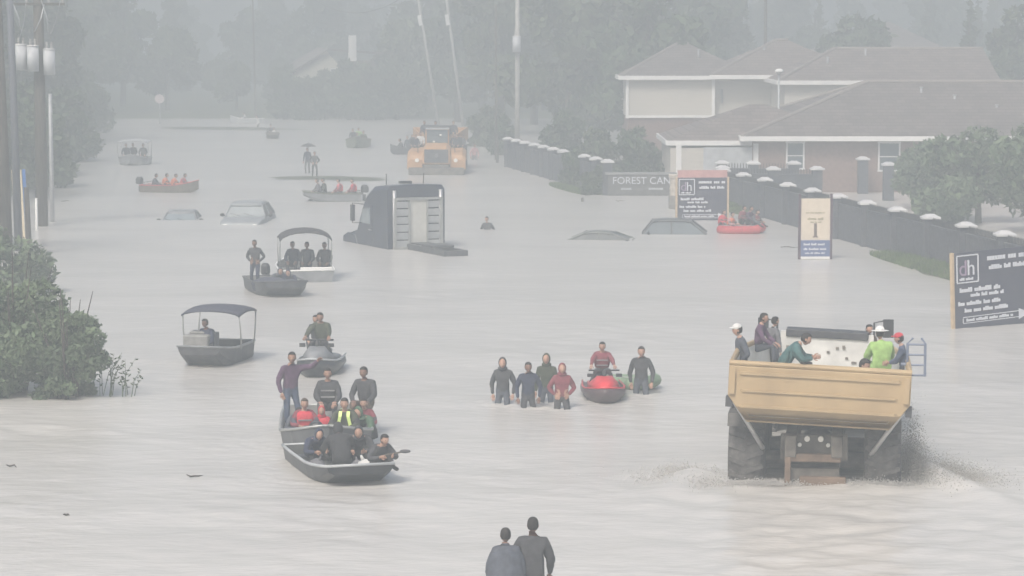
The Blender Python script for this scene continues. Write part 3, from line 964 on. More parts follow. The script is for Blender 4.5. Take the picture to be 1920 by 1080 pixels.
for k, (x0, z0, x1, z1) in enumerate([(-.8, 9.0, -.5, 10.6), (-.7, 9.4, -1.1, 10.7), (-.1, 9.4, .3, 10.6), (.5, 9.3, .2, 10.7), (.6, 9.3, 1.0, 10.7), (-1.0, 10.7, -.7, 12.6), (.2, 10.7, .6, 12.6)]):
    c = MB(); c.path([(x0, -.45, z0), ((x0 + x1) / 2 + .12, -.6, (z0 + z1) / 2), (x1, -.25, z1)], .028, 6); c.build('jumper_wire', M['pale_grey_paint'], tp, True)
p = at(98, 416)
pole('steel_post', 'pale steel post standing right beside the transformer pole', p, 6.6, .115, M['galvanised'])
p = at(13, 484)
bp_ = pole('utility_pole', 'thick dark wooden pole at the left edge in front of the cream banner', p, 13, .27, M['wood_pole'], (0, -1.2))
p = at(56, 476)
pole('utility_pole', 'brown pole rising out of the shrub right of the cream banner', p, 3.4, .13, M['wood_pole'], (0, -1.6))
p = at(36, 470)
fp = pole('utility_pole', 'slate grey pole rising right behind the cream banner', p, 13.0, .17, mat('slate_pole', (.12, .13, .155), .8, .2, 3, stretch=(5, 5, .6)), (0, -1.0))
p = at(69, 432)
pole('white_marker_post', 'short white marker post at the foot of the transformer pole', p, 2.2, .07, M['white_paint'])
p = at(39, 462)
bn = thing('banner_sign', 'tall narrow cream banner with blue edge between the poles at the left', 'banner', (p.x, p.y, 0), 0, None, (0, -2.2))
b = MB(); b.box((0, 0, 1.6), (.40, .05, 3.0)); b.build('panel', M['banner_cream'], bn)
b = MB(); b.box((.29, 0, 1.55), (.12, .06, 3.1)); b.build('edge', M['banner_blue'], bn)
b = MB()
for z, w in ((2.75, .24), (2.35, .3), (1.9, .2), (1.3, .28), (.9, .2), (.55, .26)):
    b.box((-.02, -.03, z), (w, .012, .07))
b.build('lettering', mat('banner_ink', (.40, .26, .16), .6, .1, 4), bn, kind='stuff')
p = at(-6, 458)
b2 = thing('banner_sign', 'bright blue banner cut off by the left edge', 'banner', (p.x + .1, p.y, 0))
b = MB(); b.box((0, 0, 1.4), (.5, .05, 2.8)); b.build('panel', mat('banner_sky', (.10, .28, .60), .55, .2, 1.2, col2=(.3, .45, .62)), b2)
b = MB(); b.tube((-.3, .05, -.8), (-.3, .05, 3.0), .04, .04, 8); b.build('post', M['galvanised'], b2)

p = at(970, 315)
cp_ = pole('concrete_pole', 'tall pale concrete pole with a transformer beside the far garden wall', p, 12.5, .17, M['concrete'])
transformer(cp_, -.05, -.36, 8.0, .95, .25)
crossarm(cp_, 11.6, 2.2, M['wood_pole'])
p = at(960, 313)
pole('guy_post', 'short white post at the foot of the concrete pole', p, 2.1, .06, M['white_paint'])
p = at(826, 240)
pl1 = pole('leaning_pole', 'slim pale pole leaning left above the far dump truck, left one of the pair', p, 15, .13, M['concrete'], (0, -9.0), 'leaning far poles')
p = at(872, 244)
pl2 = pole('leaning_pole', 'slim pale pole leaning left above the far dump truck, right one of the pair', p, 15, .14, M['concrete'], (0, -7.5), 'leaning far poles')
for t in (pl1, pl2):
    crossarm(t, 12.5, 2.6, M['galvanised'])
    b = MB(); b.box((-.15, -.16, 10.2), (.3, .2, .9)); b.build('cut_out', M['white_paint'], t)
for px, py, h, r, lean, lab in [(480, 224, 12.5, .10, -1.0, 'thin dark pole in the misty wood above the far pale motorboat'),
                                (930, 300, 11, .09, 0, 'thin dark pole rising from the bushes left of the concrete pole')]:
    pole('thin_pole', lab, at(px, py), h, r, M['wood_pole'], (0, lean))
pp_ = Vector((X(1433, 200), 200, 0)); pole('thin_pole', 'tall dark pole behind the cream house roofs', pp_, 17, .14, M['wood_pole'])
lp = pole('lamp_post', 'slender street lamp in front of the cream house', Vector((X(1459, 150), 150, 0)), 7.0, .07, M['pale_grey_paint'])
b = MB(); b.ell((0, -.1, 7.1), (.26, .3, .14), 12, 6); b.build('lamp_head', M['white_paint'], lp, True)
p = at(300, 232)
rs_ = thing('round_sign', 'round pale sign on a post at the far left shore', 'sign', (p.x, p.y, -.3))
b = MB(); b.tube((0, 0, 0), (0, 0, 2.6), .05, .05, 8); b.build('post', M['galvanised'], rs_)
b = MB(); b.tube((0, -.06, 2.55), (0, -.1, 2.55), .42, .42, 20); b.build('disc', mat('sign_disc', (.62, .52, .52), .5, .05, 4), rs_)
for px, py, h, lab in [(932, 305, 2.2, 'dark stump of a post in the water by the far end of the garden wall'), (1092, 378, .6, 'small dark post by the entrance wall')]:
    p = at(px, py); t = thing('stump', lab, 'post', (p.x, p.y, -.6)); b = MB(); b.path([(0, 0, 0), (.02, 0, h * .7), (0, 0, h + .2)], [.10, .09, .07], 8); b.build('post', M['wood_pole'], t, True)

def wire(label, a, b_, sag):
    a, b_ = Vector(a), Vector(b_)
    pts = [a.lerp(b_, k / 14) - Vector((0, 0, sag * 4 * (k / 14) * (1 - k / 14))) for k in range(15)]
    m = MB(); m.path(pts, .03, 5); o = m.build('power_line', M['cable'], None, True)
    tag(o, label, 'wire', 'overhead wires'); return o
wl = 'thin overhead wire strung between the leaning far poles and the concrete pole'
wire(wl, (pl2.location.x - 1.6, pl2.location.y, 11.4), (cp_.location.x - .9, cp_.location.y - .2, 11.1), 1.0)
wire(wl, (pl2.location.x - .6, pl2.location.y, 11.4), (cp_.location.x + .9, cp_.location.y - .2, 11.1), 1.0)
wl = 'thin overhead wire strung between the two leaning far poles'
wire(wl, (pl2.location.x - 2.4, pl2.location.y, 11.5), (pl1.location.x - 1.0, pl1.location.y, 11.6), .5)
wl = 'thin overhead wire running off from the left leaning pole into the wood'
wire(wl, (pl1.location.x - 2.6, pl1.location.y, 11.6), (-22, 275, 12.8), 2.2)

# ------------------------------------------------------------------ signboards standing in the water
def words(b, x, z, w, h, y, seed, mi=0):
    """a line of lettering too small to read: word-like groups of upright marks"""
    rr = random.Random(seed); c = x
    while c < x + w - .05:
        n = rr.randint(3, 8)
        for k in range(n):
            if c > x + w:
                break
            lw = h * rr.uniform(.42, .62)
            lh = h * rr.choice((1, .72, .72, .72, 1))
            b.box((c + lw / 2, y, z - (h - lh) / 2), (lw, .012, lh), mi)
            c += lw * 1.18
        c += h * .6
def dh_board(label, loc, W, H, yaw, roll, strip, extra=None):
    t = thing('signboard', label, 'sign', loc, yaw, 'navy signboards', (0, roll))
    b = MB(); b.box((W / 2, 0, H / 2 - .3), (W, .07, H + .6)); b.build('panel', M['sign_navy'], t)
    for x in (-.045, W + .045):
        b = MB(); b.box((x, .02, H / 2 - .5), (.09, .10, H + 1.04)); b.build('post', mat('sign_post_wood', (.50, .38, .24), .8, .15, 4), t)
    if strip:
        b = MB(); b.box((W / 2, .0, H + .17), (W, .06, .34)); b.build('top_strip', M['sign_pink'], t)
    # logo: d and h sharing a stem, in a frame
    s = H * .36
    x0, z0 = W * .03, H * .60
    b = MB()
    for (cx, cz, sx, sz) in ((x0 + s / 2, z0, s, .035), (x0 + s / 2, z0 + s, s, .035), (x0, z0 + s / 2, .035, s - .036), (x0 + s, z0 + s / 2, .035, s - .036)):
        b.box((cx, -.045, cz), (sx, .02, sz))
    b.build('logo_frame', M['sign_text'], t)
    text_mesh('d', s * .82, .008, M['sign_mauve'], 'logo_letter', t, (x0 + s * .08, -.045, z0 + s * .26), (R(90), 0, 0))
    text_mesh('h', s * .82, .009, M['sign_text'], 'logo_letter', t, (x0 + s * .455, -.046, z0 + s * .26), (R(90), 0, 0))
    b = MB(); words(b, x0 + s * .12, z0 + s * .13, s * .76, s * .10, -.04, 3); b.build('lettering', M['sign_text'], t, kind='stuff')
    b = MB()
    for k, (fx, fz, fw, fh) in enumerate([(.42, .90, .52, .075), (.44, .77, .48, .06), (.06, .50, .50, .06), (.20, .425, .42, .05), (.04, .32, .52, .055), (.12, .225, .56, .055)]):
        words(b, W * fx, H * fz, W * fw, H * fh, -.042, 10 + k)
    b.build('lettering', M['sign_text'], t, kind='stuff')
    b = MB()                                            # arrow along the foot of the board
    for (cx, cz, sx, sz) in ((W * .46, H * .135, W * .72, .022), (W * .46, H * .055, W * .72, .022), (W * .10, H * .095, .022, H * .058)):
        b.box((cx, -.042, cz), (sx, .014, sz))
    words(b, W * .14, H * .095, W * .6, H * .04, -.042, 40)
    b.prism([(W * .82, H * .02), (W * .96, H * .095), (W * .82, H * .17)], 'y', -.049, -.036)
    b.build('arrow', M['sign_text'], t)
    return t
p = at(1790, 616)
dh_board('large navy signboard with dh logo and arrow standing in the water at the right edge', (p.x, p.y, 0), 2.95, 2.22, 30, -2.5, False)
p = at(1270, 413)
dh_board('farther navy signboard with dh logo and pink top strip by the tan pillar', (p.x, p.y, 0), 2.28, 1.95, 4, 0, True)
p = at(1528, 486)
bs = thing('poster_sign', 'upright tan poster board with plum posts and blue foot standing in the water', 'sign', (p.x, p.y, 0), 3)
b = MB(); b.box((0, 0, .52), (1.12, .06, 3.6)); b.build('panel', M['sign_cream'], bs)
for x in (-.605, .605):
    b = MB(); b.box((x, 0, .6), (.09, .12, 3.8)); b.build('post', M['sign_plum'], bs)
b = MB(); b.box((0, -.04, .42), (1.12, .03, .62)); b.build('foot_panel', M['sign_blue'], bs)
b = MB(); b.box((0, -.04, .06), (1.12, .03, .09)); b.build('foot_strip', M['white_paint'], bs)
b = MB(); words(b, -.45, .58, .9, .08, -.062, 71); words(b, -.45, .40, .9, .08, -.062, 72); words(b, -.4, .24, .8, .06, -.062, 73); b.build('lettering', M['sign_text'], bs, kind='stuff')
b = MB(); b.box((0, -.04, 1.12), (.11, .02, .50)); b.box((0, -.04, .86), (.2, .02, .04)); b.build('emblem', mat('sign_brown', (.16, .12, .10), .6, .1, 4), bs)
b = MB(); words(b, -.3, 1.55, .6, .09, -.037, 75); words(b, -.38, 1.78, .76, .05, -.037, 76); words(b, -.2, 1.42, .4, .05, -.037, 77); b.build('lettering', M['sign_olive'], bs, kind='stuff')
# ------------------------------------------------------------------ articulated dump trucks
def dump_truck(label, loc, heading, paint, cab_h, lamps_on=False, roll=0.0, liner=True):
    """rear end of the bed at y=0, nose at y=10.4; z=0 is the road"""
    t = thing('dump_truck', label, 'dump truck', loc, heading)
    # bed: open box, wide at the tail, drawn in towards the cab
    st = [(0.0, 1.74, 1.38, 2.95, 2.36, 1.86), (1.6, 1.70, 1.34, 3.02, 2.36, 1.80), (3.8, 1.45, 1.2, 2.92, 2.3, 1.75), (5.9, 1.08, .95, 2.72, 2.25, 1.8)]
    outer, inner = [], []
    for y, w, wb, zt, zm, zb in st:
        outer.append([Vector(q) for q in ((-w, y, zt), (-w, y, zm), (-wb, y, zb), (wb, y, zb), (w, y, zm), (w, y, zt))])
        g_ = .10
        inner.append([Vector(q) for q in ((-w + g_, y, zt), (-w + g_, y, zm), (-wb + g_ * .6, y, zb + g_), (wb - g_ * .6, y, zb + g_), (w - g_, y, zm), (w - g_, y, zt))])
    b = MB()
    b.rings(outer, 0, False, False); b.rings(inner, 1, False, False)
    for k in range(len(st) - 1):
        for i in (0, 5):
            b.add([outer[k][i], outer[k + 1][i], inner[k + 1][i], inner[k][i]], [(0, 1, 2, 3)], 0)
    bed = b.build('bed', [paint, M['worn_steel'] if liner else paint], t)
    bed.rotation_euler.y = R(roll)
    def child(mb, name, m, parent, **k):
        return mb.build(name, m, parent, **k)
    tw, tm, tb = 1.74, 2.36, 1.86
    prof = [(-tw, 2.93), (-tw, tm), (-1.57, 2.13), (1.57, 2.13), (tw, tm), (tw, 2.93)]
    b = MB(); b.prism(prof, 'y', -.12, -.002); child(b, 'tail_panel', paint, bed, bevel=.015)
    b = MB(); b.rings([[Vector(q) for q in ((-1.57, -.11, 2.128), (1.57, -.11, 2.128), (1.57, .02, 2.128), (-1.57, .02, 2.128))], [Vector(q) for q in ((-1.36, .26, 1.80), (1.36, .26, 1.80), (1.36, .36, 1.80), (-1.36, .36, 1.80))]]); child(b, 'tail_slope', paint, bed)
    b = MB()
    for z, w, h in ((2.80, 3.1, .06), (2.46, 3.0, .04), (2.16, 3.0, .05)):
        b.prism([(-w / 2, -.12), (-w / 2 + .05, -.155), (w / 2 - .05, -.155), (w / 2, -.12)], 'z', z - h / 2, z + h / 2)
    for x in (-1.66, 1.66):
        b.box((x, -.15, 2.64), (.10, .06, .5))
    child(b, 'rib', paint, bed)
    b = MB(); b.path([(-tw, -.06, 2.98), (tw, -.06, 2.98)], .055, 8)
    b.path([(-1.7, 0, 2.99), (-1.66, 1.6, 3.06), (-1.41, 3.8, 2.96), (-1.05, 5.9, 2.76)], .05, 8)
    b.path([(1.7, 0, 2.99), (1.66, 1.6, 3.06), (1.41, 3.8, 2.96), (1.05, 5.9, 2.76)], .05, 8)
    child(b, 'rim', paint, bed)
    b = MB(); b.prism([(-.94, 1.82), (.94, 1.82), (1.06, 2.3), (.98, 2.96), (-.98, 2.96), (-1.06, 2.3)], 'y', 5.9, 6.02); child(b, 'headboard', [M['worn_steel'] if liner else paint], bed)
    b = MB(); b.box((0, 6.1, 2.93), (1.75, .5, .16)); child(b, 'spill_guard', M['dark_steel'], bed, bevel=.02)
    if liner:
        b = MB()
        rr = random.Random(3)
        for k in range(16):
            x, z = rr.uniform(-.85, .85), rr.uniform(2.0, 2.75)
            b.box((x, 5.885, z), (.06, .03, .05))
        for k in range(26):
            x, y = rr.uniform(-1.0, 1.0), rr.uniform(.6, 5.4)
            b.box((x, y, 1.93), (.08, .10, .06))
        child(b, 'stones', M['mud_steel'], bed)
    for sg in (-1, 1):
        b = MB(); b.tube((sg * 1.62, .15, 2.2), (sg * 1.05, .9, 1.2), .045, .045, 8); child(b, 'bed_prop', M['chrome'], bed)
        b = MB(); b.box((sg * 1.72, .05, 2.22), (.12, .22, .2)); child(b, 'hinge', M['dark_steel'], bed)
    # rear frame, axles, lamps
    b = MB()
    for x in (-.45, .45):
        b.box((x, 3.2, 1.35), (.22, 5.4, .42))
    b.box((0, .85, 1.3), (1.3, .18, .5)); b.box((0, 1.0, .72), (1.0, .5, .35))
    child(b, 'rear_frame', M['mud_steel'], t, bevel=.02)
    b = MB(); b.box((0, .62, 1.12), (1.06, .14, .16)); b.box((-.5, .60, .84), (.12, .16, .7)); b.box((.18, .62, .62), (.9, .16, .26)); child(b, 'tow_frame', mat('rusty_paint', (.17, .12, .085), .7, .3, 4), t, bevel=.02)
    for x in (-.24, .24):
        b = MB(); b.tube((x * .55, .74, 1.48), (x * .55, .66, 1.48), .055, .055, 12); child(b, 'tail_lamp', M['lamp_glass'], t)
        b = MB(); b.tube((x * 1.15, .74, 1.36), (x * 1.15, .67, 1.36), .04, .04, 12); child(b, 'tail_lamp', M['lamp_glass'], t)
    for y in (1.75, 3.65):
        b = MB(); b.tube((-1.2, y, .9), (1.2, y, .9), .17, .17, 12); b.ell((0, y, .9), (.38, .42, .36), 12, 8); child(b, 'axle', M['mud_steel'], t)
    wb_ = MB(); wb_.wheel((0, 0, 0), .94, .72, 28, 0, 22)
    tyre = wb_.build('wheel', M['rubber'], t, False)
    rb = MB(); rb.wheel((0, 0, 0), .50, .66, 20); rim = rb.build('rim', mat('rim_ochre', (.30, .19, .08), .6, .2, 4), tyre)
    first = True
    for y in (1.75, 3.65, 8.1):
        for sg in (-1, 1):
            o = tyre
            if not first:
                o = link_copy(tyre, t); link_copy(rim, o)
            first = False
            o.location = (sg * 1.33, y, .92)
    for sg in (-1, 1):
        b = MB(); b.prism([(.55, 1.72), (.75, 1.95), (4.9, 1.95), (5.0, 1.5), (4.85, 1.5), (4.75, 1.86), (.85, 1.86)], 'x', sg * 1.0, sg * 1.68); child(b, 'mudguard', M['rubber'], t)
    # hitch, front frame, cab, bonnet
    b = MB(); b.tube((0, 5.7, .95), (0, 5.7, 1.55), .35, .35, 14); b.box((0, 7.3, 1.2), (1.0, 4.0, .5)); child(b, 'front_frame', M['dark_steel'], t, bevel=.02)
    cz = 1.55
    b = MB(); b.box((0, 7.35, (cz + cab_h) / 2), (1.5, 1.6, cab_h - cz), 0, None, .94); cab = child(b, 'cab', paint, t, bevel=.05)
    b = MB(); b.box((0, 7.35, cab_h + .06), (1.62, 1.75, .12)); child(b, 'cab_roof', M['dark_steel'], cab, bevel=.03)
    gh = (cab_h - cz) * .52; gz = cz + (cab_h - cz) * .68
    for c, s_ in (((0, 8.155, gz), (1.26, .03, gh)), ((0, 6.545, gz), (1.26, .03, gh)), ((-.748, 7.35, gz), (.03, 1.25, gh)), ((.748, 7.35, gz), (.03, 1.25, gh))):
        b = MB(); b.box(c, s_); child(b, 'window', M['glass'], cab)
    b = MB(); b.box((0, 8.19, gz - gh * .55), (1.3, .05, .1)); b.box((0, 8.2, cab_h - .03), (1.4, .08, .1)); child(b, 'wiper_bar', M['pale_grey_paint'], cab)
    for x, z in ((-.2, gz + gh * .15), (.2, gz - gh * .28)):
        b = MB(); b.ell((x, 8.21, z), (.075, .04, .06), 10, 6); child(b, 'work_lamp', M['lamp_glass'], cab, smooth=True)
    b = MB(); b.rings([[Vector(q) for q in ((-.82, y, z0), (.82, y, z0), (.82, y, z1 - .22), (.58, y, z1), (-.58, y, z1), (-.82, y, z1 - .22))] for y, z0, z1 in ((8.2, 1.2, 2.42), (9.4, 1.2, 2.34), (10.25, 1.2, 2.2), (10.4, 1.25, 2.08))])
    hood = child(b, 'bonnet', paint, t, bevel=.03)
    b = MB(); b.box((0, 10.42, 1.72), (1.42, .06, .78)); gr = child(b, 'grille', M['dark_steel'], hood)
    b = MB()
    for k in range(6):
        b.box((0, 10.46, 1.42 + k * .12), (1.36, .02, .03))
    b.ell((0, 10.47, 1.74), (.13, .03, .13), 14, 6)
    child(b, 'grille_bar', mat('grille_grey', (.16, .16, .17), .4, .2, 5), gr)
    for sg in (-1, 1):
        b = MB(); b.rings([[Vector(q) for q in ((sg * .83, y, z0), (sg * 1.74, y, z0), (sg * 1.74, y, z1 - .2), (sg * 1.55, y, z1), (sg * .83, y, z1))] for y, z0, z1 in ((6.9, 1.3, 2.1), (8.6, 1.5, 2.12), (9.6, 1.25, 1.98), (10.1, .92, 1.75), (10.2, .92, 1.5))])
        fo = child(b, 'fender', paint, t, bevel=.03)
        b = MB(); b.tube((sg * 1.15, 10.18, 1.46), (sg * 1.15, 10.24, 1.46), .12, .12, 14); child(b, 'headlight', M['lamp_glass'], fo)
        b = MB(); b.path([(sg * 1.1, 9.9, 1.9), (sg * 1.1, 9.9, 2.75), (sg * 1.35, 9.95, 2.8)], .025, 6); b.box((sg * 1.42, 9.95, 2.62), (.24, .06, .42)); child(b, 'mirror', M['black_paint'], t)
    b = MB(); b.box((0, 10.35, .82), (3.3, .5, .42)); b.box((0, 10.30, 1.1), (1.5, .35, .16)); child(b, 'bumper', M['mud_steel'], t, bevel=.04)
    return t
near = Vector((TRUCK.x - .14, TRUCK.y, -.6))
NT = dump_truck('large tan dump truck with people in its open bed driving away through the water', near, -8.0, M['tan_paint'], 2.62, roll=2.4)
fp_ = at(818, 328)
FT = dump_truck('orange dump truck coming head on far down the street with people crowded on it', (fp_.x, fp_.y + 10.4, -.6), 180, M['orange_paint'], 3.3, liner=False)
# ladder rails on the near truck's right flank are parts of it
for (x, y) in ((1.78, .9),):
    b = MB()
    for dx in (0, .34):
        b.path([(x + dx, y, 2.72), (x + dx, y, 3.36), (x + dx * .5 + .1, y + .1, 3.45)], .026, 6)
    for z_ in (2.74, 2.95):
        b.tube((x + .02, y, z_), (1.66, y, z_), .03, .03, 6)
    for k in range(4):
        b.tube((x, y, 2.74 + k * .2), (x + .34, y, 2.74 + k * .2), .022, .022, 6)
    b.build('ladder', mat('ladder_blue', (.15, .18, .25), .5, .15, 4), NT)
# spray thrown up by the wheels
def spray(name, label, c, n, sx, sy, sz, seed, size=.05, m=None):
    rg = random.Random(seed); b = MB()
    for k in range(n):
        q = rg.random() ** 1.6
        p = Vector((rg.gauss(0, 1) * sx * (.35 + q), rg.gauss(0, 1) * sy, abs(rg.gauss(0, 1)) * sz * (1 - q) + .01))
        r = size * rg.uniform(.35, 1.3)
        v = [p + Vector((r, 0, 0)), p + Vector((0, r, 0)), p + Vector((-r, 0, 0)), p + Vector((0, -r, 0)), p + Vector((0, 0, r * 1.2)), p - Vector((0, 0, r * .8))]
        b.add(v, [(0, 1, 4), (1, 2, 4), (2, 3, 4), (3, 0, 4), (1, 0, 5), (2, 1, 5), (3, 2, 5), (0, 3, 5)])
    o = b.build(name, m or mat('muddy_spray', (.30, .28, .25), .35, .1, 5), None, True)
    o.location = c; o['kind'] = 'stuff'
    return o
DS = mat('dark_spray', (.36, .35, .325), .5, .2, 5)
WS = mat('water_spray', (.44, .43, .41), .4, .1, 5)
spray('spray', '', (TRUCK.x + 2.0, TRUCK.y + 1.7, 0), 15000, .28, .55, .52, 1, .0105, DS)
spray('spray', '', (TRUCK.x + 2.7, TRUCK.y + 1.2, 0), 8000, .55, .6, .18, 2, .0105, DS)
spray('spray', '', (TRUCK.x - 2.5, TRUCK.y + 1.3, 0), 5000, .55, .6, .06, 3, .011, WS)
spray('spray', '', (TRUCK.x - 1.0, TRUCK.y + .55, 0), 2500, .6, .12, .05, 4, .011, WS)
spray('spray', '', (TRUCK.x + 1.2, TRUCK.y + .55, 0), 2500, .6, .12, .05, 5, .011, WS)

# ------------------------------------------------------------------ semi tractor
def semi(label, loc, heading):
    """back of the cab at y=0, nose at y=4.9; z=0 is the road"""
    t = thing('semi_tractor', label, 'truck', loc, heading)
    side = [(0, .95), (4.5, .95), (4.62, 1.15), (4.5, 1.42), (3.35, 1.62), (2.72, 2.72), (2.3, 3.2), (1.6, 3.52), (.6, 3.62), (0, 3.62)]
    def ringat(x, k, dz=0):
        return [Vector((x, y * 1.0 if y < 2.9 else 2.9 + (y - 2.9) * k, z - (dz if z > 2.6 else 0))) for y, z in side]
    b = MB(); b.rings([ringat(-1.24, .86, .22), ringat(-1.12, .95, .04), ringat(0, 1, 0), ringat(1.12, .95, .04), ringat(1.24, .86, .22)])
    body = b.build('cab', M['navy_paint'], t, False, .03)
    b = MB(); b.rings([[Vector((x, 3.22, 1.88)), Vector((x, 2.80, 2.62)), Vector((x, 2.74, 2.62)), Vector((x, 3.14, 1.88))] for x in (-1.05, -.03)], 0); b.rings([[Vector((x, 3.22, 1.88)), Vector((x, 2.80, 2.62)), Vector((x, 2.74, 2.62)), Vector((x, 3.14, 1.88))] for x in (.03, 1.05)], 0)
    b.build('windscreen', M['glass'], body)
    for sg in (-1, 1):
        b = MB(); b.prism([(1.85, 1.95), (2.9, 1.95), (2.6, 2.5), (1.85, 2.6)], 'x', sg * 1.235, sg * 1.262); b.build('side_window', M['pale_glass'], body)
        b = MB(); b.prism([(1.62, 1.0), (2.9, 1.0), (2.9, 1.9), (2.45, 2.66), (1.62, 2.72)], 'x', sg * 1.225, sg * 1.248); d = b.build('door', M['navy_paint'], body)
        b = MB(); b.box((sg * 1.28, 1.78, 1.72), (.05, .22, .05)); b.build('handle', M['chrome'], d)
        b = MB(); b.path([(sg * 1.2, 2.75, 1.95), (sg * 1.62, 2.85, 1.95), (sg * 1.62, 2.85, 2.75), (sg * 1.2, 2.65, 2.7)], .025, 6); b.box((sg * 1.62, 2.82, 2.36), (.13, .2, .66)); b.build('mirror', M['black_paint'], t)
        b = MB(); b.prism([(3.2, .95), (4.85, .9), (4.8, 1.3), (4.3, 1.46), (3.5, 1.42)], 'x', sg * .86, sg * 1.27); b.build('fender', M['navy_paint'], t, False, .04)
        b = MB(); b.path([(sg * 1.0, -.12, 1.0), (sg * 1.0, -.12, 3.4)], .075, 10); b.build('exhaust', M['chrome'], t, True)
        b = MB(); b.path([(sg * .8, 1.2, 3.45), (sg * .82, 1.15, 4.0)], .022, 6); b.build('antenna', M['black_paint'], t)
    b = MB(); b.box((-.1, .9, 3.66), (.5, .22, .1)); b.build('roof_lamp', M['black_paint'], t)
    # headache rack on the back of the cab: frame, louvres, a pale middle panel
    b = MB()
    for x in (-1.0, 1.0):
        b.box((x, -.18, 2.08), (.09, .16, 2.02))
    for z in (1.10, 3.06):
        b.box((0, -.18, z), (2.1, .16, .09))
    for x in (-.38, .38):
        b.box((x, -.18, 2.08), (.05, .16, 1.87))
    rk = b.build('headache_rack', M['aluminium'], t)
    b = MB(); b.box((0, -.16, 2.08), (.70, .07, 1.86)); b.build('middle_panel', mat('rack_pale', (.52, .52, .48), .5, .1, 3), rk)
    for sg in (-1, 1):
        for k in range(6):
            b = MB(); b.box((sg * .69, -.16, 1.26 + k * .315), (.55, .05, .26), 0, Matrix.Rotation(R(14), 3, 'X')); b.build('louvre', M['pale_grey_paint'], rk)
    # frame rails, deck plate, fifth wheel, rear mudguards
    b = MB()
    for x in (-.43, .43):
        b.box((x, -1.75, 1.14), (.12, 4.2, .26))
    b.box((0, -.8, 1.3), (.74, 1.0, .05)); b.box((0, -3.88, 1.12), (1.0, .1, .28))
    fr = b.build('frame', M['dark_steel'], t, False, .01)
    b = MB(); b.prism([(-.45, -2.7), (.45, -2.7), (.5, -2.2), (.5, -1.7), (-.5, -1.7), (-.5, -2.2)], 'z', 1.28, 1.38); b.build('fifth_wheel', M['dark_steel'], t, False, .01)
    for sg in (-1, 1):
        b = MB(); b.tube((sg * .95, .1, .98), (sg * .95, 1.5, .98), .3, .3, 14); b.build('fuel_tank', M['chrome'], t, True)
        for y in (-1.75, -2.95, 3.95):
            b = MB(); b.wheel((sg * .98, y, .52), .52, .5 if y < 0 else .3, 20); b.build('wheel', M['rubber'], t)
    return t
p = at(752, 466)
semi('stranded navy semi tractor with a silver rack behind its cab', (p.x + .62, p.y, -1.05), 25)

# ------------------------------------------------------------------ drowned cars
def car(label, loc, heading, paint, L, W, H, belt, hood, roof0, roof1, ws_run, rw_run, glassm='pale_glass'):
    """nose towards +y; roof from roof0 (rear) to roof1 (front)"""
    t = thing('drowned_car', label, 'car', loc, heading)
    hw = W / 2
    b = MB(); rs = []
    for y, z0, z1, k in ((-L / 2, .45, belt * .86, .86), (-L / 2 + .15, .3, belt * .98, .94), (roof0 - rw_run, .25, belt, 1), (roof1 + ws_run, .25, belt, 1), (L / 2 - .5, .28, hood, .97), (L / 2 - .12, .32, hood * .9, .9), (L / 2, .42, hood * .72, .82)):
        w = hw * k
        rs.append([Vector(q) for q in ((-w * .94, y, z0), (w * .94, y, z0), (w, y, z1 * .7), (w * .95, y, z1 - .04), (w * .8, y, z1), (-w * .8, y, z1), (-w * .95, y, z1 - .04), (-w, y, z1 * .7))])
    b.rings(rs); body = b.build('body', paint, t, True, .02)
    a, c = hw * .90, hw * .70
    yb, yf = roof0 - rw_run, roof1 + ws_run
    b = MB(); b.rings([[Vector((-c - .03, y, z - .1)), Vector((-c, y, z - .02)), Vector((-c * .6, y, z)), Vector((c * .6, y, z)), Vector((c, y, z - .02)), Vector((c + .03, y, z - .1))] for y, z in ((roof0 - .06, H - .07), (roof0 + .25, H - .01), ((roof0 + roof1) / 2, H), (roof1 - .25, H - .015), (roof1 + .06, H - .08))])
    roof = b.build('roof', paint, t, True, .0)
    Z = H - .1
    b = MB(); b.add([(-a, yf, belt), (a, yf, belt), (c, roof1, Z), (-c, roof1, Z)], [(0, 1, 2, 3)]); b.build('windscreen', M[glassm], t)
    b = MB(); b.add([(-a, yb, belt), (a, yb, belt), (c, roof0, Z), (-c, roof0, Z)], [(0, 1, 2, 3)]); b.build('rear_window', M[glassm], t)
    for sg in (-1, 1):
        b = MB(); b.add([(sg * a, yb + .04, belt), (sg * a, yf - .04, belt), (sg * c, roof1 - .02, Z), (sg * c, roof0 + .02, Z)], [(0, 1, 2, 3)]); b.build('side_window', M['wet_glass' if glassm == 'wet_glass' else 'glass'], t)
        ym = (roof0 + roof1) / 2
        for p0, p1, r_ in (((a, yf, belt), (c, roof1, Z + .02), .04), ((a, yb, belt), (c, roof0, Z + .02), .05), ((a + .01, ym, belt), (c + .01, ym, Z), .035)):
            b = MB(); b.tube((sg * p0[0], p0[1], p0[2]), (sg * p1[0], p1[1], p1[2]), r_, r_, 6); b.build('pillar', paint, t)
        b = MB(); b.ell((sg * (hw + .10), yf - .28, belt + .06), (.11, .07, .085), 10, 6); b.tube((sg * hw * .9, yf - .25, belt), (sg * (hw + .05), yf - .28, belt + .04), .03, .03, 6); b.build('mirror', M['black_paint'], t, True)
        b = MB(); b.ell((sg * hw * .66, L / 2 - .10, hood * .78), (.2, .09, .09), 10, 6); b.build('headlight', M['lamp_glass'], body, True)
    b = MB()
    for x in (-.35, .25):
        b.tube((x, yf + .02, belt + .03), (x + .45, yf - .1, belt + .14), .012, .012, 5)
    b.build('wiper', M['black_paint'], t)
    return t
p = at(337, 412)
car('drowned grey sedan facing the street, only windscreen, roof and mirrors above water', (p.x, p.y + .6, -1.07), 182, M['grey_paint'], 4.6, 1.75, 1.47, 1.0, .95, -1.0, .35, .6, .75)
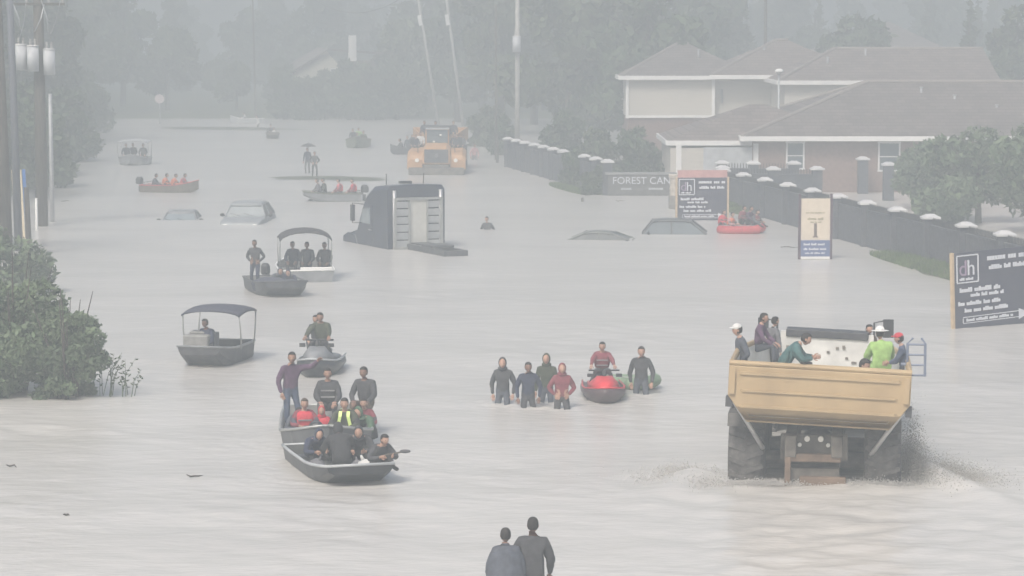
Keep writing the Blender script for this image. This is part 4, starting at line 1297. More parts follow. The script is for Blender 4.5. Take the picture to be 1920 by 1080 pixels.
p = at(462, 416)
car('drowned pale grey SUV facing the street with its bonnet just above water', (p.x, p.y + .6, -1.0), 177, mat('suv_grey', (.27, .29, .30), .4, .12, 3), 4.9, 2.0, 1.86, 1.25, 1.2, -1.5, .35, .35, .7)
p = at(1135, 449)
car('pale drowned car of which only the curved roof and sloping glass show', (p.x - .1, p.y + .4, -1.05), 262, mat('silver_paint', (.15, .16, .15), .55, .12, 3), 4.6, 1.8, 1.40, .95, .9, -.7, .45, .95, .85, 'wet_glass')
p = at(1243, 438)
car('dark drowned car whose charcoal roof shows in front of the farther navy signboard', (p.x, p.y + .4, -1.05), 86, mat('charcoal_paint', (.085, .09, .095), .4, .2, 3), 4.7, 1.9, 1.68, 1.05, 1.0, -1.2, .4, .45, .7, 'glass')

# ------------------------------------------------------------------ boats
def hull_rings(L, W, free, bow, flat):
    """stations from stern to bow; flat bow (jon boat) or pointed one"""
    st = []
    n = 9
    for k in range(n):
        t = k / (n - 1)
        y = -L / 2 + L * t
        e = max(0, (t - bow) / (1 - bow))
        w = W / 2 * ((1 - .16 * e ** 2) if flat else (1 - .93 * e ** 2.2)) * (.96 + .04 * min(1, t * 4))
        zb = -.16 + ((free * .78 + .16) * e ** 1.7 if flat else .35 * e ** 2.5)
        zt = free + (.12 if flat else .28) * e ** 1.5
        st.append((y, max(w, .05), zb, zt))
    return st
def boat(name, label, loc, heading, L, W, free, hull_m, rim_m, flat=True, bow=.62, benches=(), bench_m=None, motor=True, cat='boat', deck=False, tilt=(0, 0), floor_m=None):
    t = thing(name, label, cat, loc, heading, None, tilt)
    st = hull_rings(L, W, free, bow, flat)
    out = [[Vector(q) for q in ((-w, y, zt), (-w * .93, y, zb + (zt - zb) * .35), (-w * .74, y, zb), (w * .74, y, zb), (w * .93, y, zb + (zt - zb) * .35), (w, y, zt))] for y, w, zb, zt in st]
    inn = []
    for k, (y, w, zb, zt) in enumerate(st):
        yy = y + (.06 if k == 0 else (-.06 if k == len(st) - 1 else 0))
        wi = max(w - .05, .02); zf = max(zb + .05, .10)
        zf = min(zf, zt - .05)
        inn.append([Vector(q) for q in ((-wi, yy, zt), (-wi * .95, yy, zf + (zt - zf) * .4), (-wi * .78, yy, zf), (wi * .78, yy, zf), (wi * .95, yy, zf + (zt - zf) * .4), (wi, yy, zt))])
    b = MB(); b.rings(out, 0, False, False); b.rings(inn, 1, False, False)
    for k in range(len(st) - 1):
        for i in (0, 5):
            b.add([out[k][i], out[k + 1][i], inn[k + 1][i], inn[k][i]], [(0, 1, 2, 3)], 0)
    for e in (0, -1):
        b.add(out[e], [tuple(range(6))], 0); b.add(inn[e], [tuple(range(6))], 1)
        b.add([out[e][0], out[e][5], inn[e][5], inn[e][0]], [(0, 1, 2, 3)], 0)
    b.build('hull', [hull_m, floor_m or M['vinyl_grey']], t)
    b = MB()
    b.path([q[0] for q in out] , .032, 6); b.path([q[5] for q in out], .032, 6)
    b.tube(out[0][0], out[0][5], .03, .03, 6); b.tube(out[-1][0], out[-1][5], .03, .03, 6)
    b.build('gunwale', rim_m, t, True)
    for y in benches:
        b = MB(); w = W * .86; b.box((0, y, free * .62), (w, .34, .06)); b.box((0, y, free * .36), (w * .5, .26, free * .48)); b.build('bench', bench_m or hull_m, t, False, .01)
    if deck:
        y0, y1 = out[6][0].y, out[8][0].y
        b = MB(); b.add([out[6][0] + Vector((.05, 0, -.03)), out[6][5] + Vector((-.05, 0, -.03)), out[7][5] + Vector((-.05, 0, -.03)), out[8][5] + Vector((-.03, -.05, -.03)), out[8][0] + Vector((.03, -.05, -.03)), out[7][0] + Vector((.05, 0, -.03))], [(0, 1, 2, 3, 4, 5)]); b.build('bow_deck', bench_m or hull_m, t)
    if motor:
        b = MB(); ys = -L / 2
        b.rings([[Vector((x * s_, ys - .22 + y * s_, z)) for x, y in ((-.13, -.2), (.13, -.2), (.15, .1), (0, .2), (-.15, .1))] for z, s_ in ((free + .02, .9), (free + .12, 1.05), (free + .32, 1.0), (free + .42, .6))])
        mo = b.build('outboard_motor', M['black_paint'], t, False, .03)
        b = MB(); b.box((0, ys - .2, free * .2 - .2), (.12, .16, free + .5)); b.box((0, ys - .05, free - .02), (.2, .2, .12)); b.tube((0, ys, free + .12), (.1, ys + .5, free + .2), .025, .02, 6); b.build('motor_leg', M['dark_steel'], mo)
    return t
def bimini(t, y0, y1, W, z, m, arch=.18, z_low=.45, posts=True, thick=.05):
    b = MB(); n = 9; rs = []
    for zz in (0, -thick):
        pass
    top, bot = [], []
    for k in range(7):
        f = k / 6; y = y0 + (y1 - y0) * f
        e = .08 * math.sin(math.pi * f)
        top.append([Vector((W / 2 * math.sin(a), y, z + e - arch * (1 - math.cos(a)) / (1 - math.cos(R(80))) - (0))) for a in [R(-80 + 160 * i / (n - 1)) for i in range(n)]])
    rs = [r + [q - Vector((0, 0, thick)) for q in reversed(r)] for r in top]
    b.rings(rs); b.build('canopy', m, t, True)
    if posts:
        for y in (y0 + .05, y1 - .05):
            for sg in (-1, 1):
                b = MB(); b.path([(sg * W / 2 * .96, y, z - arch), (sg * W / 2 * .98, y * .9 + (y0 + y1) * .05, (z + z_low) / 2), (sg * W / 2 * .96, (y * .75 + (y0 + y1) * .125), z_low)], .022, 6); b.build('canopy_pole', M['aluminium'], t, True)
def raft(label, loc, heading, L, W, r, m, floor_m, name='raft'):
    t = thing(name, label, 'raft', loc, heading)
    n = 28; pts = []
    for k in range(n + 1):
        a = 2 * math.pi * k / n
        cx, cy = math.cos(a), math.sin(a)
        e = 2.6
        x = (W / 2 - r) * (abs(cx) ** (2 / e)) * (1 if cx > 0 else -1); y = (L / 2 - r) * (abs(cy) ** (2 / e)) * (1 if cy > 0 else -1)
        pts.append(Vector((x, y, r * .75 + (.16 * max(0, y / (L / 2) - .5) * 2))))
    b = MB(); b.path(pts, r, 10, 0, False); b.build('tube', m, t, True)
    b = MB(); b.box((0, 0, .09), (W - r * 2, L - r * 2.4, .08)); b.build('floor', floor_m, t)
    for y in (-.25 * L, .15 * L):
        b = MB(); b.tube((-(W / 2 - r), y, r * .95), (W / 2 - r, y, r * .95), r * .7, r * .7, 10); b.build('thwart', m, t, True)
    b = MB(); b.path([p_ + Vector((0, 0, r * 1.0)) for p_ in pts], .014, 5, 0, False); b.build('grab_line', M['canvas_pale'], t)
    return t
def jet_ski(label, loc, heading, hull_m, top_m, seat_m, deckm, s=1.0):
    t = thing('jet_ski', label, 'jet ski', loc, heading)
    rs = []
    for y, w, zb, zt in ((-1.55, .50, -.1, .26), (-1.0, .58, -.16, .30), (0, .60, -.18, .34), (.7, .56, -.14, .38), (1.25, .36, .0, .46), (1.6, .08, .28, .52)):
        rs.append([Vector(q) * s for q in ((-w, y, zt), (-w * 1.04, y, zt * .6), (-w * .6, y, zb), (w * .6, y, zb), (w * 1.04, y, zt * .6), (w, y, zt))])
    b = MB(); b.rings(rs); b.build('hull', hull_m, t, True, .0)
    rs = []
    for y, w, zb, zt in ((-1.5, .40, .26, .36), (-.6, .42, .32, .44), (.1, .46, .36, .62), (.6, .42, .38, .80), (1.05, .30, .42, .72), (1.5, .08, .50, .56)):
        rs.append([Vector(q) * s for q in ((-w, y, zb), (w, y, zb), (w * .9, y, (zb + zt) / 2), (w * .5, y, zt), (-w * .5, y, zt), (-w * .9, y, (zb + zt) / 2))])
    b = MB(); b.rings(rs); b.build('cowl', top_m, t, True)
    b = MB()
    for sg in (-1, 1):
        b.path([Vector((sg * .52, -1.4, .34)) * s, Vector((sg * .585, 0, .385)) * s, Vector((sg * .55, .7, .42)) * s, Vector((sg * .34, 1.25, .5)) * s, Vector((0, 1.6, .56)) * s], .03 * s, 6)
    b.build('bumper_strip', deckm, t, True)
    rs = []
    for y, w, z in ((-1.15, .17, .58), (-.4, .18, .66), (.2, .14, .68)):
        rs.append([Vector(q) * s for q in ((-w, y, .42), (w, y, .42), (w * 1.05, y, z - .08), (w * .6, y, z), (-w * .6, y, z), (-w * 1.05, y, z - .08))])
    b = MB(); b.rings(rs); b.build('seat', seat_m, t, True)
    b = MB(); b.path([Vector((-.42, .38, .95)) * s, Vector((-.2, .5, .96)) * s, Vector((.2, .5, .96)) * s, Vector((.42, .38, .95)) * s], .028 * s, 8); b.tube(Vector((0, .62, .72)) * s, Vector((0, .48, .97)) * s, .06 * s, .05 * s, 8); b.build('handlebar', M['black_paint'], t, True)
    for sg in (-1, 1):
        b = MB(); b.box(Vector((sg * .40, .72, .84)) * s, Vector((.17, .05, .11)) * s); b.build('mirror', M['black_paint'], t, False, .01)
    return t

BO = {}
def bt(key, o):
    BO[key] = o
    return o
A_ = at
bt('b1', boat('canopied_boat', 'pale canopied motorboat nearest to the left bank, far up the street', A_(252, 308), 180, 3.6, 1.9, .42, M['grey_paint'], M['aluminium'], False, .6, (-.6,), None, False))
bimini(BO['b1'], -1.2, .7, 2.0, 1.55, M['canvas_pale'], .14)
bt('b2', boat('skiff', 'long dark skiff filled with people in orange vests, left of the street', A_(321, 360), 256, 3.1, 1.3, .38, M['brown_paint'], M['red_rubber'], False, .55, (-.6, .3), None, True))
bt('b3', boat('motorboat', 'low pale motorboat farthest off at the edge of the misty wood', A_(463, 231), 100, 3.0, 1.3, .42, M['pale_grey_paint'], M['white_paint'], False, .6, (), None, False))
bt('b4', boat('skiff', 'narrow brown skiff crossing the far mud bank', A_(511, 259), 186, 3.0, 1.05, .40, M['brown_paint'], M['brown_paint'], True, .6, (-.5,), None, False))
bt('b5', boat('motorboat', 'olive motorboat packed with people, left of the orange dump truck', A_(671, 276), 178, 3.6, 1.75, .55, M['olive_paint'], M['brown_paint'], False, .55, (-.6,), None, True))
bt('b7', boat('flat_boat', 'grey flat boat with a long low bow beside the near mud bank', A_(622, 377), 98, 2.9, 1.3, .40, M['grey_paint'], M['olive_paint'], True, .45, (-.5, .2), None, True))
bt('b8', boat('skiff', 'small dark skiff tucked against the left side of the orange dump truck', A_(757, 289), 110, 1.9, 1.1, .42, M['dark_steel'], M['dark_steel'], False, .55, (), None, False))
bt('b9', raft('red inflatable raft with a raised dark bow beside the farther navy signboard', A_(1390, 437), 268, 2.15, 1.3, .20, M['red_rubber'], M['dark_steel']))
bt('b10', boat('canopied_boat', 'motorboat with a high arched dark canopy and pale rail in the middle distance', A_(570, 520), 8, 3.9, 1.95, .42, M['grey_paint'], M['white_paint'], False, .6, (-.3, .6), M['vinyl_grey'], False))
bimini(BO['b10'], -1.3, .5, 1.85, 1.72, M['canvas_black'], .30, .45)
b = MB(); b.box((.32, -1.86, .46), (1.12, .10, .13)); b.build('stern_rail', M['white_paint'], BO['b10'], False, .02)
bt('b11', boat('flat_boat', 'dark flat boat under heavy tarps right in front of the arched canopy boat', A_(518, 549), 196, 3.4, 1.7, .42, M['dark_steel'], M['dark_steel'], True, .55, (-.8,), None, True))
bt('b12', boat('canopied_boat', 'dark boat with a flat navy canopy on thin poles and one man aboard', A_(404, 679), 168, 2.7, 1.4, .45, M['dark_steel'], M['grey_paint'], True, .55, (-.5,), M['grey_paint'], False, floor_m=mat('deck_dark', (.11, .115, .11), .7, .2, 5)))
bimini(BO['b12'], -1.15, .4, 1.62, 1.43, M['canvas_navy'], .13, .4)
b = MB(); b.box((.42, -.1, .50), (.7, 1.0, .5)); b.box((.45, -.1, .78), (.5, .35, .08)); b.build('console', M['vinyl_grey'], BO['b12'], False, .05)
bt('b13', jet_ski('dark grey jet ski with two riders behind the crowded boat', A_(601, 697), 176, M['black_paint'], M['grey_paint'], M['black_paint'], M['pale_grey_paint'], .92))
bt('b14', boat('crowded_boat', 'long aluminium boat crowded with people, red vests in its bow', A_(612, 826), 184, 5.0, 1.95, .42, mat('hull_slate', (.11, .115, .12), .5, .2, 4), M['aluminium'], False, .72, (-1.6, -.6, .5), M['vinyl_grey'], True))
bt('b15', boat('flat_boat', 'nearest black flat boat with a pale gunwale line and white bags in its bow', A_(636, 884), 197, 3.6, 1.6, .30, M['black_paint'], M['pale_grey_paint'], True, .6, (-.9,), M['dark_steel'], True, floor_m=mat('deck_dark', (.11, .115, .11), .7, .2, 5)))
bt('b16', jet_ski('bright red jet ski facing the camera between the waders', A_(1131, 744), 181, mat('dark_hull', (.09, .06, .065), .4, .2, 3), M['red_paint'], M['black_paint'], M['red_paint'], .86))
BO['b16'].scale.z = .84
bt('b17', raft('small green raft towed behind the red jet ski by the tall wader', A_(1184, 727), 250, 1.5, .95, .17, mat('green_rubber', (.16, .24, .15), .6, .2, 5), M['olive_paint']))
# ------------------------------------------------------------------ people
CLOTH = {'black': (.032, .033, .036), 'charcoal': (.055, .057, .062), 'navy': (.03, .038, .07), 'slate': (.07, .08, .10), 'grey': (.14, .14, .15), 'olive': (.055, .065, .04), 'teal': (.05, .12, .12),
         'plum': (.10, .055, .10), 'maroon': (.20, .045, .06), 'red': (.55, .05, .07), 'orange': (.62, .16, .06), 'lime': (.30, .47, .15), 'white': (.7, .7, .68), 'brown': (.10, .075, .055), 'denim': (.06, .08, .13), 'blue': (.075, .085, .105), 'green': (.07, .13, .08), 'pink': (.5, .28, .28)}
def cloth(c):
    return mat('cloth_' + c, CLOTH[c], .85, .22, 9, bump=.2)
def ik(a, c, l1, l2, pole):
    d = c - a; L = max(1e-4, min(d.length, (l1 + l2) * .998)); dn = d.normalized()
    q = (l1 * l1 - l2 * l2 + L * L) / (2 * L)
    h = math.sqrt(max(0, l1 * l1 - q * q))
    p = pole - dn * pole.dot(dn)
    p = p.normalized() if p.length > 1e-4 else Vector((0, 1, 0))
    return a + dn * q + p * h, a + dn * L
V = Vector
POSES = {
    #            pelvis z (None: standing), lean, side, hands relative to the shoulders (left, right), feet (left, right), turn of the head
    'stand': dict(pz=.93, lean=2, hl=(-.08, .04, -.54), hr=(.08, .06, -.54), fl=(-.11, 0, 0), fr=(.11, .05, 0)),
    'wade': dict(pz=.91, lean=7, hl=(-.07, .10, -.50), hr=(.06, -.06, -.52), fl=(-.11, .24, 0), fr=(.11, -.20, .02)),
    'wade2': dict(pz=.91, lean=6, hl=(-.09, -.04, -.50), hr=(.07, .12, -.50), fl=(-.11, -.20, .02), fr=(.11, .22, 0)),
    'hips': dict(pz=.92, lean=4, hl=(.02, .04, -.40), hr=(-.02, .04, -.40), fl=(-.13, .1, 0), fr=(.13, -.1, 0)),
    'arm_up': dict(pz=.93, lean=4, hr=(.06, .08, -.50), hl=(-.34, .26, .18), fl=(-.13, 0, 0), fr=(.13, .06, 0)),
    'sit': dict(pz=.10, lean=6, hl=(.02, .34, -.36), hr=(-.02, .34, -.36), fl=(-.13, .42, -.40), fr=(.13, .42, -.40)),
    'sit_low': dict(pz=.10, lean=10, hl=(.04, .36, -.22), hr=(-.04, .36, -.22), fl=(-.16, .50, -.02), fr=(.16, .50, -.02)),
    'hunch': dict(pz=.10, lean=38, hl=(.04, .34, -.20), hr=(-.04, .34, -.20), fl=(-.17, .44, -.02), fr=(.17, .44, -.02)),
    'ride': dict(pz=.10, lean=12, hl=(-.12, .48, -.22), hr=(.12, .48, -.22), fl=(-.30, .24, -.34), fr=(.30, .24, -.34)),
    'aim': dict(pz=.16, lean=24, hl=(.12, .40, -.12), hr=(.02, .30, -.14), fl=(-.16, .40, -.02), fr=(.18, .34, -.02)),
    'bend': dict(pz=.90, lean=62, hl=(-.02, .22, -.46), hr=(.02, .22, -.46), fl=(-.13, .05, 0), fr=(.13, -.08, 0)),
    'hug': dict(pz=.92, lean=5, hl=(.20, .30, -.30), hr=(-.20, .30, -.30), fl=(-.11, .1, 0), fr=(.11, -.1, 0)),
}
SEG = []
def make_body(pose, bulk, h):
    """skinned skeleton for the body; returns verts, faces, face regions, joints"""
    P = POSES[pose]; k = h / 1.75
    pel = V((0, 0, P['pz']))
    rl = Matrix.Rotation(-R(P['lean']), 3, 'X')
    T = lambda x, y, z: pel + rl @ V((x, y, z))
    J = {'pel': pel, 'spi': T(0, -.01, .20), 'che': T(0, .0, .38), 'nec': T(0, .0, .53), 'hed': T(0, .03, .60), 'crn': T(0, .05, .72)}
    for s, sg in (('l', -1), ('r', 1)):
        sh = T(sg * .178, 0, .455); J['sh' + s] = sh
        hand = sh + V(P['h' + s]) 
        out = V((sg * .8, -.5, -.45))
        J['el' + s], J['wr' + s] = ik(sh, hand, .29, .255, out)
        hp = pel + V((sg * .09, 0, -.04)); J['hp' + s] = hp
        ft = V(P['f' + s]) + V((0, 0, .08)) if P['pz'] > .5 else pel + V(P['f' + s]) + V((0, 0, .06))
        J['kn' + s], J['an' + s] = ik(hp, ft, .43, .42, V((sg * .18, 1, .25)))
        J['to' + s] = J['an' + s] + V((sg * .03, .17, -.05))
    order = ['pel', 'spi', 'che', 'nec', 'hed', 'shl', 'ell', 'wrl', 'shr', 'elr', 'wrr', 'hpl', 'knl', 'anl', 'tol', 'hpr', 'knr', 'anr', 'tor']
    ed = [('pel', 'spi'), ('spi', 'che'), ('che', 'nec'), ('nec', 'hed'), ('che', 'shl'), ('shl', 'ell'), ('ell', 'wrl'), ('che', 'shr'), ('shr', 'elr'), ('elr', 'wrr'), ('pel', 'hpl'), ('hpl', 'knl'), ('knl', 'anl'), ('anl', 'tol'), ('pel', 'hpr'), ('hpr', 'knr'), ('knr', 'anr'), ('anr', 'tor')]
    rad = dict(pel=(.155, .115), spi=(.158, .118), che=(.175, .125), nec=(.072, .070), hed=(.058, .058), sh=(.086, .086), el=(.064, .064), wr=(.042, .040), hp=(.10, .10), kn=(.066, .066), an=(.05, .05), to=(.04, .035))
    me = bpy.data.meshes.new('body')
    me.from_pydata([J[o] * k for o in order], [(order.index(a), order.index(b_)) for a, b_ in ed], [])
    ob = bpy.data.objects.new('tmp_body', me); COL.objects.link(ob)
    sk = ob.modifiers.new('skin', 'SKIN'); sk.use_smooth_shade = True
    for i, o in enumerate(order):
        r = rad.get(o) or rad[o[:2]]
        q = bulk if o[:2] in ('pe', 'sp', 'ch', 'sh', 'el', 'hp', 'kn') else 1.0
        me.skin_vertices[0].data[i].radius = (r[0] * q * k, r[1] * q * k)
        me.skin_vertices[0].data[i].use_root = (o == 'pel')
    sb = ob.modifiers.new('sub', 'SUBSURF'); sb.levels = sb.render_levels = 2
    dg = bpy.context.evaluated_depsgraph_get(); dg.update()
    ev = ob.evaluated_get(dg); m2 = ev.to_mesh()
    vs_ = [v.co.copy() for v in m2.vertices]; fs = [tuple(p.vertices) for p in m2.polygons]
    ev.to_mesh_clear(); bpy.data.objects.remove(ob); bpy.data.meshes.remove(me)
    seg = [(J[a] * k, J[b_] * k, a, b_) for a, b_ in ed]
    A = np.array([s[0] for s in seg]); B = np.array([s[1] for s in seg])
    vv = np.array([tuple(v) for v in vs_]); C = np.array([vv[list(f)].mean(0) for f in fs])
    d = B - A
    tt = np.clip((((C[:, None] - A[None]) * d[None]).sum(2)) / (d * d).sum(1)[None], 0, 1)
    dist = np.linalg.norm(C[:, None] - (A[None] + tt[..., None] * d[None]), axis=2)
    best = dist.argmin(1); tb = tt[np.arange(len(C)), best]
    reg = [(seg[i][2], seg[i][3], t) for i, t in zip(best, tb)]
    return [V(v) for v in vs_], fs, reg, {a: b_ * k for a, b_ in J.items()}, rl, k
def head_fn(p):
    x, y, z = p.x, p.y, p.z
    if z < -.1:
        w = 1 - .34 * min(1, (-z - .1) / .9)
        x *= w
        y = y * (w + .06) + .06 * (-z)
    if y > .3 and abs(x) < .32 and -.42 < z < .15:             # nose ridge
        y += .17 * (1 - abs(x) / .32) * (1 - abs(z + .18) / .34 if abs(z + .18) < .34 else 0)
    if y > .4 and .02 < z < .3 and .18 < abs(x) < .6:          # sockets
        y -= .05
    if y < -.2:
        y *= 1.06
    return V((x, y, z))
NP = [0]
def person(label, loc, heading, pose='stand', top='charcoal', legs='navy', skin='skin_a', hair='hair_dark', sleeves=True, shorts=False, vest=None, hat=None, hood=None, straps=None, pack=None, poncho=None, h=1.75, bulk=1.0, head_turn=0, group=None, water=False, prone=0):
    vs_, fs, reg, J, rl, k = make_body(pose, bulk * .96, h)
    NP[0] += 1
    mats = [cloth(top), cloth(legs), M[skin], M['eye'], M['lip'], mat('boot_black', (.025, .025, .027), .6, .2, 8)]
    b = MB()
    mi = []
    for a, c, t in reg:
        if (c == 'hed' and t > .35):
            q = 2
        elif c[:2] == 'el' and not sleeves and t > .45:
            q = 2
        elif c[:2] == 'wr':
            q = 0 if (sleeves and t < .93) else 2
        elif c == 'hed':
            q = 0
        elif c[:2] in ('kn',):
            q = 1 if not (shorts and t > .85) else 2
        elif c[:2] == 'an':
            q = 2 if shorts and t < .8 else (1 if t < .85 else 5)
        elif c[:2] == 'to':
            q = 5
        elif c[:2] == 'hp' or (c == 'spi' and t < .12) :
            q = 1
        else:
            q = 0
        mi.append(q)
    # creases and sag of wet cloth
    so = V((NP[0] * 3.1, NP[0] * 1.7, 0))
    cv = []
    for v in vs_:
        if v.z < J['nec'].z - .02:
            w_ = pnoise(v * 7 + so) * .012 + pnoise(V((v.x * 9, v.y * 9, v.z * 22)) + so) * .009
            v = v + V((v.x - J['pel'].x, v.y - J['pel'].y, 0)).normalized() * w_
        cv.append(tuple(v))
    b.v = cv; b.f = list(fs); b.m = mi
    # head with face, ears
    hc = J['hed'] + rl @ V((0, .03, .105)) * k
    hr = (Matrix.Rotation(R(head_turn), 3, 'Z') @ Matrix.Rotation(-R(POSES[pose]['lean'] * .45), 3, 'X'))
    S = V((.081, .099, .120)) * k
    b.ell(hc, S, 18, 14, 2, hr, head_fn)
    for sg in (-1, 1):
        b.ell(hc + hr @ V((sg * .030, .083, .012)) * k, V((.011, .009, .009)) * k, 8, 5, 3)
        b.ell(hc + hr @ V((sg * .078, -.004, -.005)) * k, V((.012, .022, .034)) * k, 8, 6, 2)
    b.ell(hc + hr @ V((0, .083, -.062)) * k, V((.024, .010, .008)) * k, 8, 5, 4)
    # hands: palm, four fingers, thumb
    for s, sg in (('l', -1), ('r', 1)):
        w, e = J['wr' + s], J['el' + s]
        d = (w - e).normalized()
        side = d.cross(V((0, 1, 0)) if abs(d.y) < .8 else V((0, 0, -1))).normalized() * -1
        nrm = d.cross(side).normalized()
        rot = Matrix((side, nrm, d)).transposed()
        b.ell(w + d * .05 * k, V((.042, .018, .055)) * k, 10, 6, 2, rot)
        for q, (o, L) in enumerate(((-.030, .070), (-.010, .080), (.010, .075), (.029, .060))):
            p0 = w + (d * .085 + side * o) * k
            p1 = p0 + (d * L * .55 + nrm * .012) * k
            p2 = p1 + (d * L * .38 + nrm * .030) * k
            b.path([p0, p1, p2], [.0095 * k, .0088 * k, .007 * k], 6, 2)
        p0 = w + (d * .035 - side * .036) * k
        b.path([p0, p0 + (d * .035 - side * .024 + nrm * .012) * k, p0 + (d * .065 - side * .022 + nrm * .026) * k], [.012 * k, .010 * k, .008 * k], 6, 2)
    o = b.build('person', mats, None, True)
    o.location = loc
    o.rotation_euler = (0, 0, R(heading))
    tag(o, label, 'person', group)
    # children: hair or hood, hat, vest and so on
    def child(mb, name, m, smooth=True):
        return mb.build(name, m, o, smooth)
    if hood:
        mb = MB()
        mb.ell(hc + hr @ V((0, -.015, .012)) * k, V((.100, .118, .145)) * k, 14, 10, 0, hr, lambda p: V((p.x, p.y if p.y < .55 else .55 - (p.y - .55) * 1.6, p.z)))
        mb.ell(hc + hr @ V((0, -.05, -.13)) * k, V((.12, .10, .07)) * k, 12, 6, 0, hr)
        child(mb, 'hood', cloth(hood))
    elif hair:
        mb = MB()
        def hf(p):
            if p.y > .25 and p.z < .42:
                return V((p.x * .96, min(p.y, .25), max(p.z, .42) if p.y > .6 else p.z))
            if p.z < -.62:
                return V((p.x * .9, p.y * .95 - .1, -.62))
            if p.z < -.05 and p.y > -.15:
                return V((p.x * .9, -.15, p.z))
            return p
        mb.ell(hc + hr @ V((0, -.006, .012)) * k, V((.087, .107, .116)) * k, 16, 12, 0, hr, lambda p: hf(V([math.copysign(abs(c_) ** .86, c_) for c_ in p])))
        child(mb, 'hair', M[hair])
    if hat:
        mb = MB(); kind, col = hat
        c0 = hc + hr @ V((0, .0, .055)) * k
        if kind == 'brim':
            mb.ell(c0, V((.185, .20, .016)) * k, 18, 6, 0, hr); mb.ell(c0 + hr @ V((0, 0, .02)) * k, V((.092, .112, .085)) * k, 14, 8, 0, hr)
        else:
            mb.ell(c0 + hr @ V((0, 0, .005)) * k, V((.088, .108, .08)) * k, 14, 8, 0, hr); mb.ell(c0 + hr @ V((0, .10, .0)) * k, V((.07, .075, .012)) * k, 12, 5, 0, hr)
        child(mb, 'hat', cloth(col))
    T = lambda x, y, z: J['pel'] + rl @ (V((x, y, z)) * k)
    if vest:
        mb = MB(); n = 16; rs = []
        for z, w, dp in ((.12, .178, .150), (.20, .195, .165), (.33, .205, .168), (.43, .200, .155), (.50, .155, .12), (.53, .10, .085)):
            rs.append([T(w * bulk * (abs(math.cos(a)) ** .75) * (1 if math.cos(a) > 0 else -1), dp * bulk * (abs(math.sin(a)) ** .75) * (1 if math.sin(a) > 0 else -1), z) for a in [2 * math.pi * i / n for i in range(n)]])
        mb.rings(rs)
        ve = child(mb, 'life_vest', cloth(vest))
        mb = MB()
        for z in (.22, .36):
            mb.box(T(0, .172 * bulk, z), (.30 * k, .012, .03 * k), 0, rl)
        mb.build('strap', mat('strap_grey', (.25, .25, .25), .7, .1, 6), ve)
    if straps:
        mb = MB()
        for sg in (-1, 1):
            for ysg in (1, -1):
                y0 = ysg * .152 * bulk
                mb.rings([[T(sg * x - .034, y, z), T(sg * x + .034, y, z), T(sg * x + .034, y + ysg * .015, z), T(sg * x - .034, y + ysg * .015, z)] for x, y, z in ((.175, y0 * .92, .08), (.125, y0 * 1.02, .28), (.085, y0 * .92, .46), (.080, y0 * .4, .545))])
        child(mb, 'reflective_strap', mat('hi_vis', (.68, .86, .28), .5, .05, 8), False)
    if poncho:
        mb = MB(); n = 18; rs = []
        for z, w, dp in ((-.12, .33, .26), (.10, .31, .24), (.28, .285, .22), (.42, .245, .18), (.50, .17, .13), (.545, .08, .075)):
            rs.append([T(w * math.cos(a) * (1 + .04 * math.sin(5 * a + z * 9)), dp * math.sin(a) * (1 + .05 * math.sin(4 * a + 1)), z) for a in [2 * math.pi * i / n for i in range(n)]])
        mb.rings(rs); child(mb, 'poncho', cloth(poncho))
    if pack:
        mb = MB(); mb.ell(T(0, -.20, .34), V((.17, .10, .23)) * k, 14, 9, 0, rl, lambda p: V(((abs(p.x) ** .7) * (1 if p.x > 0 else -1), (abs(p.y) ** .7) * (1 if p.y > 0 else -1), (abs(p.z) ** .7) * (1 if p.z > 0 else -1))))
        bp = mb.build('backpack', cloth(pack), None, True)
        return o, mb
    return o, J

def pp(boat, px, dy=0.0, z=.12):
    """a place in a boat: pixel column in the photograph, metres behind the boat's middle"""
    y = boat.location.y + dy
    return V((xat(px, y), y, z))
G = dict
def P_(label, loc, heading, **kw):
    return person(label, loc, heading, **kw)[0]
def wader(label, px, py, heading, depth, **kw):
    p = at(px, py)
    return P_(label, (p.x, p.y, -depth), heading, **kw)

# two people at the bottom edge, walking away
fx = at(949, 1117); f2 = at(1010, 1113)
P_('person in a wide slate blue poncho walking away at the bottom edge', (fx.x, fx.y, -.62), 4, pose='wade', top='blue', legs='denim', poncho='blue', hair='hair_dark', h=1.70, bulk=1.08, skin='skin_b')
P_('tall person in a dark grey jacket walking away at the bottom edge', (f2.x - .10, f2.y, -.62), -4, pose='wade2', top='charcoal', legs='charcoal', h=1.84, bulk=1.25, skin='skin_b')
# waders in the middle
wader('wader in a dark hooded jacket, outermost left of the group of four', 943, 758, 176, .6, pose='wade', top='charcoal', legs='slate', hood='charcoal', h=1.74)
wader('bare headed wader in a dark navy jacket in the group of four', 990, 763, 182, .62, pose='wade2', top='navy', legs='charcoal', h=1.72, skin='skin_b')
wader('wader in a dark green coat half hidden behind the maroon jacket', 1025, 753, 172, .6, pose='stand', top='olive', legs='slate', hood='olive', h=1.74)
wader('wader in a maroon hooded jacket with hands on hips', 1053, 765, 186, .62, pose='hips', top='maroon', legs='charcoal', hood='maroon', h=1.68, bulk=1.12)
wader('tall wader in dark clothes right of the red jet ski', 1202, 738, 178, .6, pose='wade', top='charcoal', legs='slate', h=1.80)
wader('lone person up to the chest in water between the semi tractor and the drowned cars', 914, 430, 160, 1.1, pose='hips', top='charcoal', legs='charcoal', h=1.68)
wader('person in a pale pink top wading right beside the orange dump truck', 889, 300, 200, .6, pose='wade', top='pink', legs='grey', h=1.7, skin='skin_c')
wader('distant wader in grey behind the right flank of the orange dump truck', 897, 272, 190, .6, pose='wade2', top='grey', legs='slate', h=1.7)
